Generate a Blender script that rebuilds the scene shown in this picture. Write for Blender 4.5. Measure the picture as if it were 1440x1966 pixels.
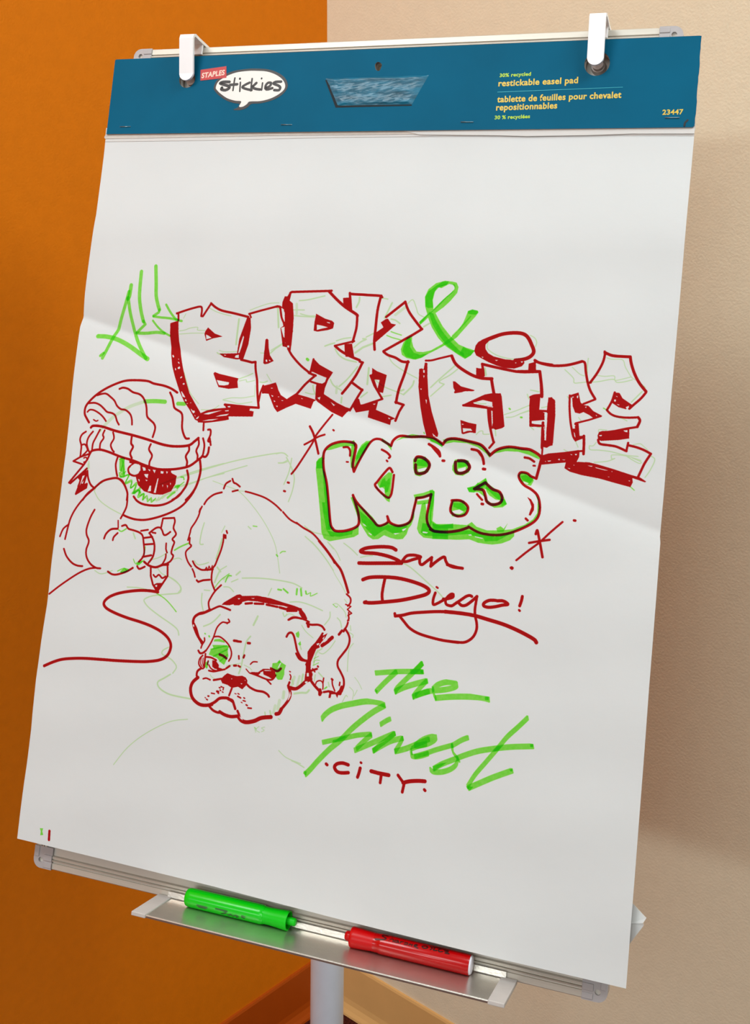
import bpy, bmesh, math
import numpy as np
from mathutils import Vector, Matrix

for o in list(bpy.data.objects):
    bpy.data.objects.remove(o, do_unlink=True)
scene = bpy.context.scene
col = scene.collection
V = Vector

# ------------------------------------------------------------------ camera
F_PX, PP_X, PP_Y, W_PX, H_PX = 2273.017, 649.887, 755.865, 1440.0, 1966.0
PITCH = 0.18077
cd = bpy.data.cameras.new('camera')
cam = bpy.data.objects.new('camera', cd); col.objects.link(cam)
cd.sensor_fit = 'VERTICAL'; cd.sensor_height = 24.0; cd.sensor_width = 24.0 * W_PX / H_PX
cd.lens = F_PX / H_PX * 24.0
cd.shift_x = (W_PX / 2 - PP_X) / H_PX
cd.shift_y = -(H_PX / 2 - PP_Y) / H_PX
cd.clip_start = 0.05
cam.location = (0, 0, 1.537)
cam.rotation_euler = (math.pi / 2 - PITCH, 0, 0)
scene.camera = cam

# ------------------------------------------------------------------ light
world = bpy.data.worlds.new('room_light'); scene.world = world
world.use_nodes = True
bg = world.node_tree.nodes['Background']
P_WIN, P_CR, P_CL, P_CC, P_BG = 205, 30, 34, 42, 0.34      #@LIGHTS
C_WIN = (0.90, 0.98, 1.0); C_PAN = (0.89, 0.985, 1.0)
bg.inputs[0].default_value = (1.0, 0.86, 0.72, 1); bg.inputs[1].default_value = P_BG

def area_light(name, loc, target, sx, sy, power, color):
    d = bpy.data.lights.new(name, 'AREA'); d.shape = 'RECTANGLE'; d.size = sx; d.size_y = sy
    d.energy = power; d.color = color
    o = bpy.data.objects.new(name, d); col.objects.link(o); o.location = loc
    o.rotation_euler = (V(target) - V(loc)).to_track_quat('-Z', 'Y').to_euler()
    return o
# a long row of high windows across the room, behind and above the camera, and the ceiling panels near the corner
area_light('window_daylight', (-5.4, -7.4, 3.95), (0.0, 1.3, 1.2), 6.0, 0.45, P_WIN, C_WIN)
area_light('ceiling_panel_light', (1.15, 0.35, 3.0), (1.15, 0.35, 0), 1.2, 0.6, P_CR, C_PAN)
area_light('ceiling_panel_light', (-1.15, 0.35, 3.0), (-1.15, 0.35, 0), 1.2, 0.6, P_CL, C_PAN)
area_light('ceiling_panel_light', (-0.8, -2.4, 3.0), (-0.8, -2.4, 0), 1.2, 1.2, P_CC, C_PAN)

vs = scene.view_settings
vs.view_transform = 'Standard'; vs.look = 'None'; vs.gamma = 1.0; vs.use_curve_mapping = False
vs.exposure = 0.0

# ------------------------------------------------------------------ helpers
def mat(name, color, rough=0.6, metal=0.0, noise=0.0, nscale=40.0, bump=0.0, bscale=200.0, coat=0.0, spec=None, stretch=None):
    m = bpy.data.materials.new(name); m.use_nodes = True
    nt = m.node_tree; b = nt.nodes['Principled BSDF']
    b.inputs['Base Color'].default_value = (*color, 1); b.inputs['Roughness'].default_value = rough
    b.inputs['Metallic'].default_value = metal
    if coat: b.inputs['Coat Weight'].default_value = coat; b.inputs['Coat Roughness'].default_value = 0.12
    if spec is not None: b.inputs['Specular IOR Level'].default_value = spec
    tc = nt.nodes.new('ShaderNodeTexCoord'); mp = nt.nodes.new('ShaderNodeMapping')
    nt.links.new(tc.outputs['Object'], mp.inputs['Vector'])
    if stretch: mp.inputs['Scale'].default_value = stretch
    if noise:
        n = nt.nodes.new('ShaderNodeTexNoise'); n.inputs['Scale'].default_value = nscale
        n.inputs['Detail'].default_value = 5
        r = nt.nodes.new('ShaderNodeValToRGB')
        r.color_ramp.elements[0].position = 0.3; r.color_ramp.elements[1].position = 0.7
        r.color_ramp.elements[0].color = (*[c * (1 - noise) for c in color], 1)
        r.color_ramp.elements[1].color = (*[min(1, c * (1 + noise)) for c in color], 1)
        nt.links.new(mp.outputs[0], n.inputs['Vector']); nt.links.new(n.outputs['Fac'], r.inputs[0])
        nt.links.new(r.outputs[0], b.inputs['Base Color'])
    if bump:
        n2 = nt.nodes.new('ShaderNodeTexNoise'); n2.inputs['Scale'].default_value = bscale
        n2.inputs['Detail'].default_value = 3
        bp = nt.nodes.new('ShaderNodeBump'); bp.inputs['Strength'].default_value = bump
        bp.inputs['Distance'].default_value = 0.002
        nt.links.new(mp.outputs[0], n2.inputs['Vector']); nt.links.new(n2.outputs['Fac'], bp.inputs['Height'])
        nt.links.new(bp.outputs[0], b.inputs['Normal'])
    return m

M = dict(
    orange=mat('orange_wall_paint', (0.76, 0.20, 0.0), 0.7, noise=0.03, nscale=60, bump=0.25, bscale=350, spec=0.2),
    beige=mat('beige_wall_paint', (0.85, 0.755, 0.56), 0.75, noise=0.02, nscale=60, bump=0.3, bscale=300, spec=0.2),
    basel=mat('orange_baseboard_paint', (0.46, 0.075, 0.003), 0.5, noise=0.02, nscale=30, spec=0.2),
    baser=mat('tan_baseboard_paint', (0.78, 0.46, 0.17), 0.5, noise=0.02, nscale=30, spec=0.2),
    carpet=mat('red_brown_carpet', (0.075, 0.016, 0.010), 0.95, noise=0.6, nscale=260, bump=1.0, bscale=420, spec=0.05),
    alu=mat('brushed_aluminium', (0.60, 0.56, 0.49), 0.45, 0.35, noise=0.05, nscale=30, bump=0.05, bscale=300, stretch=(1, 30, 30)),
    capgrey=mat('grey_plastic', (0.42, 0.40, 0.41), 0.4, noise=0.04, nscale=90),
    board=mat('white_enamel_board', (0.62, 0.58, 0.52), 0.3, noise=0.02, nscale=20),
    backing=mat('dark_board_back', (0.25, 0.24, 0.23), 0.6, noise=0.05),
    tray=mat('satin_aluminium', (0.68, 0.64, 0.58), 0.3, 0.9, noise=0.04, nscale=60, bump=0.08, bscale=500),
    traycap=mat('pale_grey_plastic', (0.52, 0.49, 0.47), 0.5, noise=0.03, nscale=90),
    polem=mat('white_powder_coat', (0.74, 0.82, 0.95), 0.35, noise=0.02, nscale=50),
    hook=mat('white_plastic', (0.93, 0.95, 0.98), 0.35, noise=0.01, nscale=50),
    peg=mat('grey_peg_plastic', (0.36, 0.31, 0.29), 0.4, noise=0.05, nscale=100),
    teal=mat('teal_printed_card', (0.0, 0.105, 0.200), 0.55, spec=0.08, noise=0.07, nscale=14, bump=0.04, bscale=120),
    cardedge=mat('kraft_card_core', (0.34, 0.25, 0.17), 0.9, noise=0.15, nscale=200),
    film=mat('crinkled_teal_film', (0.0, 0.11, 0.19), 0.35, noise=0.5, nscale=30, bump=0.4, bscale=60, stretch=(1, 5, 1), coat=0.15, spec=0.35),  # lighter streaks in the colour stand for cyan highlights on the crinkles
    slotshade=mat('painted_slot_shade', (0.004, 0.012, 0.018), 0.8, noise=0.1),
    paper=mat('white_paper', (0.66, 0.66, 0.65), 0.85, noise=0.012, nscale=25, spec=0.15),
    cream=mat('cream_paper_edge', (0.62, 0.585, 0.54), 0.85, noise=0.05, nscale=120, spec=0.15),
    redprint=mat('red_print', (0.50, 0.008, 0.012), 0.4, noise=0.03),
    whiteprint=mat('white_print', (0.82, 0.80, 0.77), 0.4, noise=0.01),
    pinkprint=mat('pale_print', (0.90, 0.62, 0.52), 0.4, noise=0.02),
    blackprint=mat('black_print', (0.004, 0.004, 0.006), 0.4, noise=0.02),
    yellowprint=mat('yellow_print', (0.72, 0.52, 0.05), 0.4, noise=0.05, nscale=300),
    limeprint=mat('lime_print', (0.42, 0.66, 0.0), 0.4, noise=0.05, nscale=300),
    cyanprint=mat('cyan_print', (0.02, 0.42, 0.52), 0.4, noise=0.02),
    steel=mat('staple_wire', (0.30, 0.42, 0.48), 0.3, 0.8, noise=0.05),
    green=mat('green_plastic', (0.0, 0.50, 0.004), 0.25, noise=0.02, coat=0.15, spec=0.3),
    greencap=mat('green_cap_plastic', (0.0, 0.50, 0.004), 0.4, noise=0.02, spec=0.25),
    greenlogo=mat('dark_green_print', (0.0, 0.11, 0.006), 0.4, noise=0.02),
    red=mat('red_plastic', (0.42, 0.0, 0.001), 0.22, noise=0.03, coat=0.2, spec=0.3),
    redcap=mat('red_cap_plastic', (0.50, 0.0, 0.001), 0.35, noise=0.02, spec=0.25),
    redlogo=mat('black_red_print', (0.035, 0.0, 0.0), 0.4, noise=0.02),
    plug=mat('lilac_white_plug', (0.80, 0.78, 0.88), 0.4, noise=0.01),
)

def link(name, me, m=None, parent=None, smooth=False):
    o = bpy.data.objects.new(name, me); col.objects.link(o)
    if m is not None: me.materials.append(m)
    if smooth:
        for p in me.polygons: p.use_smooth = True
    if parent is not None: o.parent = parent
    return o

def build(name, bm, m, parent=None, smooth=False, bevel=0.0, seg=2):
    me = bpy.data.meshes.new(name)
    if bevel:
        bmesh.ops.bevel(bm, geom=list(bm.edges), offset=bevel, segments=seg, profile=0.5, affect='EDGES')
    bmesh.ops.recalc_face_normals(bm, faces=bm.faces)
    bm.to_mesh(me); bm.free()
    return link(name, me, m, parent, smooth)

def structure(o): o['kind'] = 'structure'; return o
def tag(o, label, cat, group=None):
    o['label'] = label; o['category'] = cat
    if group: o['group'] = group
    return o

def box_bm(bm, x0, x1, y0, y1, z0, z1):
    vs_ = [bm.verts.new((x, y, z)) for x in (x0, x1) for y in (y0, y1) for z in (z0, z1)]
    for f in ((0, 1, 3, 2), (4, 6, 7, 5), (0, 4, 5, 1), (2, 3, 7, 6), (0, 2, 6, 4), (1, 5, 7, 3)):
        bm.faces.new([vs_[i] for i in f])
    return vs_

# ------------------------------------------------------------------ room shell
CORNER = V((-0.01852, 2.01295, 0)); WY = -0.74491
dR = V((math.cos(WY), math.sin(WY), 0)); nR = V((dR.y, -dR.x, 0))     # right wall runs along dR, nR faces the room
aL = WY + 1.5 * math.pi
dL = V((math.cos(aL), math.sin(aL), 0)); nL = V((-dL.y, dL.x, 0))
HT = 3.0; LEN = 4.6

def slab(name, d, nrm, m, z0, z1, thick, back=0.0, ext=0.0):
    bm = bmesh.new(); pts = []
    for s in (-ext, LEN):
        for k in (-back, thick):
            for z in (z0, z1):
                p = CORNER + d * s + nrm * k; pts.append(bm.verts.new((p.x, p.y, z)))
    for f in ((0, 1, 3, 2), (4, 6, 7, 5), (0, 4, 5, 1), (2, 3, 7, 6), (0, 2, 6, 4), (1, 5, 7, 3)):
        bm.faces.new([pts[i] for i in f])
    return structure(build(name, bm, m))
slab('wall_left', dL, nL, M['orange'], 0, HT, 0.0, 0.1)
slab('wall_right', dR, nR, M['beige'], 0, HT, 0.0, 0.1, 0.1)

def skirting(name, d, nrm, m, other):
    # profile (out from wall, height): vinyl cove base, flat face with a flared toe
    prof = [(0, 0), (0.016, 0), (0.015, 0.004), (0.0105, 0.010), (0.0065, 0.018), (0.005, 0.028), (0.005, 0.098), (0.0035, 0.1018), (0, 0.1025)]
    bm = bmesh.new(); rings = []
    for s in (0, LEN):
        ring = []
        for a, z in prof:
            p = CORNER + d * (s if s else a) + nrm * a          # mitred in the corner
            ring.append(bm.verts.new((p.x, p.y, z)))
        rings.append(ring)
    for i in range(len(prof) - 1):
        bm.faces.new([rings[0][i], rings[0][i + 1], rings[1][i + 1], rings[1][i]])
    bm.faces.new(rings[0]); bm.faces.new(rings[1][::-1])
    return structure(build(name, bm, m))
skirting('baseboard_left', dL, nL, M['basel'], None)
skirting('baseboard_right', dR, nR, M['baser'], None)
bm = bmesh.new(); box_bm(bm, -5, 5, -7, 3.5, -0.05, 0)
structure(build('floor', bm, M['carpet']))

# ------------------------------------------------------------------ easel frame of reference
YAW, TILT = -0.36479, 0.29539
C0 = V((0.00404, 1.16425, 1.24791))
UX = V((math.cos(YAW), math.sin(YAW), 0)); NH = V((math.sin(YAW), -math.cos(YAW), 0))
UY = V((0, 0, 1)) * math.cos(TILT) - NH * math.sin(TILT)
NN = UX.cross(UY)
BOARD = Matrix(((UX.x, UY.x, NN.x, C0.x), (UX.y, UY.y, NN.y, C0.y), (UX.z, UY.z, NN.z, C0.z), (0, 0, 0, 1)))
BASE_PT = V((-0.014, 1.345, 0.0))

easel = bpy.data.objects.new('flipchart_easel', None); col.objects.link(easel)
easel.location = BASE_PT
tag(easel, 'mobile flipchart easel with aluminium-framed whiteboard, marker tray and white pole', 'easel')
bpy.context.view_layer.update()
EINV = easel.matrix_world.inverted()
def on_board(o):            # a part of the easel modelled in board coordinates
    o.parent = easel; o.matrix_basis = EINV @ BOARD; return o

# whiteboard slab
bm = bmesh.new(); box_bm(bm, -0.296, 0.296, -0.446, 0.446, -0.011, 0.0006)
board = on_board(build('writing_surface', bm, M['board']))
bm = bmesh.new(); box_bm(bm, -0.293, 0.293, -0.443, 0.443, -0.0135, -0.0111)
on_board(build('back_panel', bm, M['backing']))
# frame rails, profile = (inwards, height)
prof = [(0.0, -0.013), (0.0, 0.0012), (0.0008, 0.002), (0.0066, 0.0024), (0.0069, -0.0016), (0.0080, -0.0016),
        (0.0086, 0.0030), (0.0100, 0.0034), (0.0102, 0.0010), (0.0110, 0.0010), (0.0112, 0.0028), (0.0134, 0.0030), (0.0140, 0.0022), (0.0144, 0.0007), (0.0144, -0.002), (0.004, -0.013)]
def rail(p0, p1, inward):
    p0, p1, inward = V(p0), V(p1), V(inward)
    bm = bmesh.new(); rr = []
    for p in (p0, p1):
        rr.append([bm.verts.new((p.x + inward.x * a, p.y + inward.y * a, h)) for a, h in prof])
    n = len(prof)
    for i in range(n):
        bm.faces.new([rr[0][i], rr[0][(i + 1) % n], rr[1][(i + 1) % n], rr[1][i]])
    bm.faces.new(rr[0]); bm.faces.new(rr[1][::-1])
    return on_board(build('frame_rail', bm, M['alu']))
CC = 0.021
rail((-0.3 + CC, 0.45, 0), (0.3 - CC, 0.45, 0), (0, -1, 0))
rail((-0.3 + CC, -0.45, 0), (0.3 - CC, -0.45, 0), (0, 1, 0))
rail((-0.3, 0.45 - CC, 0), (-0.3, -0.45 + CC, 0), (1, 0, 0))
rail((0.3, 0.45 - CC, 0), (0.3, -0.45 + CC, 0), (-1, 0, 0))

def curve_shape(loops, thick):
    """flat shape with holes -> mesh, front face at z=thick"""
    cu = bpy.data.curves.new('tmp', 'CURVE'); cu.dimensions = '2D'; cu.fill_mode = 'BOTH'; cu.extrude = thick / 2
    for lp in loops:
        s = cu.splines.new('POLY'); s.points.add(len(lp) - 1)
        for i, (a, b) in enumerate(lp): s.points[i].co = (a, b, 0, 1)
        s.use_cyclic_u = True
    o = bpy.data.objects.new('tmp', cu); col.objects.link(o)
    dg = bpy.context.evaluated_depsgraph_get()
    me = bpy.data.meshes.new_from_object(o.evaluated_get(dg))
    me.materials.clear()
    bpy.data.objects.remove(o, do_unlink=True); bpy.data.curves.remove(cu)
    for v in me.vertices: v.co.z += thick / 2
    return me

def circle(cx, cy, r, n=32, ry=None):
    ry = ry or r
    return [(cx + r * math.cos(2 * math.pi * i / n), cy + ry * math.sin(2 * math.pi * i / n)) for i in range(n)]

# corner caps: rounded quarter pieces with a screw hole and a moulded groove
for sx in (-1, 1):
    for sy in (-1, 1):
        r = 0.009; L = 0.0225
        ax, ay = 0.3005 * sx, 0.4505 * sy
        out = []
        for k in range(9):
            t = k / 8 * math.pi / 2
            out.append((ax - sx * (r - r * math.sin(t)), ay - sy * (r - r * math.cos(t))))
        loop = [(ax - sx * L, ay)] + out + [(ax, ay - sy * L), (ax - sx * L, ay - sy * L)]
        hole = circle(ax - sx * 0.0085, ay - sy * 0.0085, 0.0026, 20)
        me = curve_shape([loop, hole], 0.016)
        for v in me.vertices: v.co.z -= 0.0128
        capo = on_board(link('corner_cap', me, M['capgrey']))
        # raised moulding strips beside the groove
        bm = bmesh.new()
        x0, x1 = sorted((ax - sx * L, ax - sx * 0.0125)); y0, y1 = sorted((ay - sy * 0.0015, ay - sy * 0.0066))
        box_bm(bm, x0, x1, y0, y1, 0.0028, 0.0040)
        y0, y1 = sorted((ay - sy * 0.0088, ay - sy * 0.0148)); box_bm(bm, x0, x1, y0, y1, 0.0028, 0.0044)
        x0, x1 = sorted((ax - sx * 0.0015, ax - sx * 0.0062)); y0, y1 = sorted((ay - sy * 0.0115, ay - sy * L))
        box_bm(bm, x0, x1, y0, y1, 0.0028, 0.0040)
        rib = build('moulding', bm, M['capgrey'], bevel=0.0003, seg=1); rib.parent = capo

# tray
TV = -0.4512; TD = 0.0565
bm = bmesh.new()
tp = [(0.0030, 0.0085), (0.0042, 0.0085), (0.0046, 0.0032), (0.006, 0.0022), (TD - 0.001, 0.0002), (TD, 0.0007), (TD + 0.0004, -0.0004), (TD, -0.0022),
      (TD - 0.0012, -0.0022), (TD - 0.0014, -0.0013), (0.006, 0.0008), (0.0034, 0.0012), (0.0030, 0.0020)]
rr = [[bm.verts.new((u, TV + h, o_)) for o_, h in tp] for u in (-0.138, 0.210)]
for i in range(len(tp)):
    j = (i + 1) % len(tp); bm.faces.new([rr[0][i], rr[0][j], rr[1][j], rr[1][i]])
bm.faces.new(rr[0]); bm.faces.new(rr[1][::-1])
tray = on_board(build('marker_tray', bm, M['tray']))
for u0, u1 in ((-0.149, -0.1335), (0.2055, 0.2205)):
    bm = bmesh.new(); vq = box_bm(bm, u0, u1, TV - 0.0026, TV + 0.0014, 0.0028, TD + 0.0016)
    for q in vq:
        if q.co.z < 0.01: q.co.y += 0.0022
    e = build('tray_end_cap', bm, M['traycap'], bevel=0.0007); e.parent = tray

# hooks: bent strap, path = (offset, v)
def hook(u, w, path, peg_v):
    th = 0.0032; bm = bmesh.new()
    n = len(path); left = []; right = []
    ring = []
    for i in range(n):
        p = V(path[i]); a = V(path[max(0, i - 1)]); b = V(path[min(n - 1, i + 1)])
        t = (b - a).normalized(); nn = V((-t.y, t.x))
        ring.append((p + nn * 0, p - nn * th))
    vs_ = []
    for s in (-1, 1):
        vs_.append([(bm.verts.new((u + s * w / 2, q0.y, q0.x)), bm.verts.new((u + s * w / 2, q1.y, q1.x))) for q0, q1 in ring])
    for i in range(n - 1):
        A, B = vs_
        bm.faces.new([A[i][0], A[i + 1][0], B[i + 1][0], B[i][0]])
        bm.faces.new([A[i][1], B[i][1], B[i + 1][1], A[i + 1][1]])
        bm.faces.new([A[i][0], A[i][1], A[i + 1][1], A[i + 1][0]])
        bm.faces.new([B[i][0], B[i + 1][0], B[i + 1][1], B[i][1]])
    # rounded lower end of the front leg
    A, B = vs_
    c = path[0]
    arcs = []
    for k, zz in ((0, 0), (1, 1)):
        arc = [B[0][k]]
        for q in range(1, 12):
            t = math.pi * q / 12
            off = ring[0][k].x
            arc.append(bm.verts.new((u + w / 2 * math.cos(t), c[1] - w / 2 * math.sin(t), off)))
        arc.append(A[0][k]); arcs.append(arc)
    bm.faces.new(arcs[0]); bm.faces.new(arcs[1][::-1])
    for q in range(12):
        bm.faces.new([arcs[0][q], arcs[1][q], arcs[1][q + 1], arcs[0][q + 1]])
    bm.faces.new([A[-1][0], B[-1][0], B[-1][1], A[-1][1]])
    h = on_board(build('pad_hook', bm, M['hook'], bevel=0))
    bm = bmesh.new(); box_bm(bm, u - w / 2 + 0.001, u + w / 2 - 0.001, 0.440, 0.4525, 0.0036, 0.0066)
    g = build('clamp_jaw', bm, M['hook'], bevel=0.0006); g.parent = h
    bm = bmesh.new()
    bmesh.ops.create_cone(bm, cap_ends=True, segments=24, radius1=0.0076, radius2=0.0066, depth=0.0065,
                          matrix=Matrix.Translation((u + 0.0005, peg_v, 0.0040)))
    bmesh.ops.create_cone(bm, cap_ends=True, segments=24, radius1=0.0056, radius2=0.0052, depth=0.004,
                          matrix=Matrix.Translation((u + 0.0005, peg_v, 0.0092)))
    g = build('peg', bm, M['peg'], smooth=False); g.parent = h
def hook_path(o0, v0, o1, v1):
    return [(o0, v0), (o0 + (o1 - o0) * 0.5, v0 + (v1 - v0) * 0.45), (o1, v1 - 0.0025), (o1 - 0.0006, v1 - 0.0008), (o1 - 0.0026, v1 + 0.0001),
            (0.0160, v1 - 0.0006), (0.004, 0.4512), (-0.0150, 0.4508), (-0.0172, 0.4495), (-0.0176, 0.430)]
hook(-0.2203, 0.0168, hook_path(0.0190, 0.4130, 0.0280, 0.4520), 0.4085)
hook(0.2225, 0.0158, hook_path(0.0215, 0.4135, 0.0280, 0.4535), 0.4115)

# pole, bracket, base (in world)
pole_top = V((-0.0085, 1.372, 1.12)); pole_bot = V((-0.0195, 1.330, 0.03))
def tube(name, p0, p1, r, m, seg=40):
    bm = bmesh.new(); d = p1 - p0
    bmesh.ops.create_cone(bm, cap_ends=True, segments=seg, radius1=r, radius2=r, depth=d.length,
                          matrix=Matrix.Translation((p0 + p1) / 2) @ d.to_track_quat('Z', 'Y').to_matrix().to_4x4())
    o = build(name, bm, m, smooth=True); o.parent = easel; o.matrix_basis = EINV
    return o
def pole_at(z):
    t = (z - 0.03) / (1.12 - 0.03); return pole_bot + (pole_top - pole_bot) * t
# choose the pole position so it stands right behind the board
tube('pole', pole_at(0.03), pole_at(1.12), 0.0212, M['polem'])
tube('inner_pole', pole_at(1.12), pole_at(1.22), 0.016, M['alu'])
bm = bmesh.new(); box_bm(bm, -0.055, 0.045, -0.14, 0.04, -0.060, -0.0140)
on_board(build('bracket', bm, M['backing'], bevel=0.003))
bm = bmesh.new()
bmesh.ops.create_cone(bm, cap_ends=True, segments=64, radius1=0.26, radius2=0.25, depth=0.018, matrix=Matrix.Translation((pole_bot.x, pole_bot.y, 0.009)))
bmesh.ops.create_cone(bm, cap_ends=True, segments=40, radius1=0.05, radius2=0.028, depth=0.03, matrix=Matrix.Translation((pole_bot.x, pole_bot.y, 0.033)))
o = build('base', bm, M['polem']); o.parent = easel; o.matrix_basis = EINV

# ------------------------------------------------------------------ easel pad
pad = bpy.data.objects.new('easel_pad', None); col.objects.link(pad)
pad.matrix_world = BOARD @ Matrix.Translation((0, 0, 0.0032))
tag(pad, 'white easel pad with teal card header hanging on the flipchart, bearing a marker drawing', 'pad')
bpy.context.view_layer.update()
PINV = pad.matrix_world.inverted()
def on_pad(o):
    o.parent = pad; o.matrix_basis = PINV @ BOARD; return o

HOLES = [circle(-0.2228, 0.4090, 0.0098, 36), circle(0.2228, 0.4112, 0.0122, 36)]
mid = [(-0.0015 + 0.0036 * math.cos(t) * (1 + 0.12 * math.sin(3 * t)), 0.4160 + 0.0050 * math.sin(t) * (1 + 0.1 * math.cos(2 * t + 1))) for t in [2 * math.pi * i / 20 for i in range(20)]]

FOLD=[(-.3185,.1394),(-.2039,.1113),(-.1084,.0849),(-.0359,.0656),(.0221,.05),(.132,.021),(.1843,.0045),(.3156,-.032)]
def fold_v(u):
    if u<=FOLD[0][0]: a,b=FOLD[0],FOLD[1]
    elif u>=FOLD[-1][0]: a,b=FOLD[-2],FOLD[-1]
    else:
        for i in range(len(FOLD)-1):
            if FOLD[i+1][0]>=u: a,b=FOLD[i],FOLD[i+1];break
    return a[1]+(b[1]-a[1])*(u-a[0])/(b[0]-a[0])
def sheet_off(u,v):
    # height of the drawn sheet above the board face, metres
    s=min(1,max(0,(.347-v)/.12));s=s*s*(3-2*s)
    z=.0108+.0078*s
    d=v-fold_v(u)
    k=1-.35*(u+.32)/.64
    z-=.0080*k*(math.exp(-d/.050) if d>0 else math.exp(d/.030))
    w=(.5+.5*math.tanh((.25-v)*14))
    z+=w*(.00045*math.sin(31*v+7*u+1.3)*math.sin(9*u+.4)+.0003*math.sin(70*v-11*u)+.00022*math.sin(23*u+41*v+2)+.0005*math.sin(5*u+13*v))
    return z


LEFT_EDGE=[(-0.3200,0.3510),(-0.3193,0.3462),(-0.3148,0.2556),(-0.3178,0.1674),(-0.3181,0.1394),(-0.3196,0.1284),(-0.3182,0.0942),(-0.3158,0.0386),(-0.3140,-0.0134),(-0.3146,-0.0691),(-0.3144,-0.1310),(-0.3133,-0.1755),(-0.3144,-0.2161),(-0.3152,-0.2559),(-0.3133,-0.3070),(-0.3142,-0.3649),(-0.3139,-0.4213)]
RIGHT_EDGE=[(0.3176,0.3493),(0.3183,0.3402),(0.3173,0.1692),(0.3165,0.0934),(0.3167,0.0534),(0.3165,0.0056),(0.3161,-0.0217),(0.3158,-0.0359),(0.3166,-0.0405),(0.3167,-0.0480),(0.3170,-0.0921),(0.3170,-0.1275),(0.3169,-0.1672),(0.3171,-0.2044),(0.3172,-0.3565),(0.3172,-0.4277)]
BOTTOM_EDGE=[(-0.3139,-0.4213),(-0.0880,-0.4229),(0.0448,-0.4258),(0.1964,-0.4275),(0.3172,-0.4277)]
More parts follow.
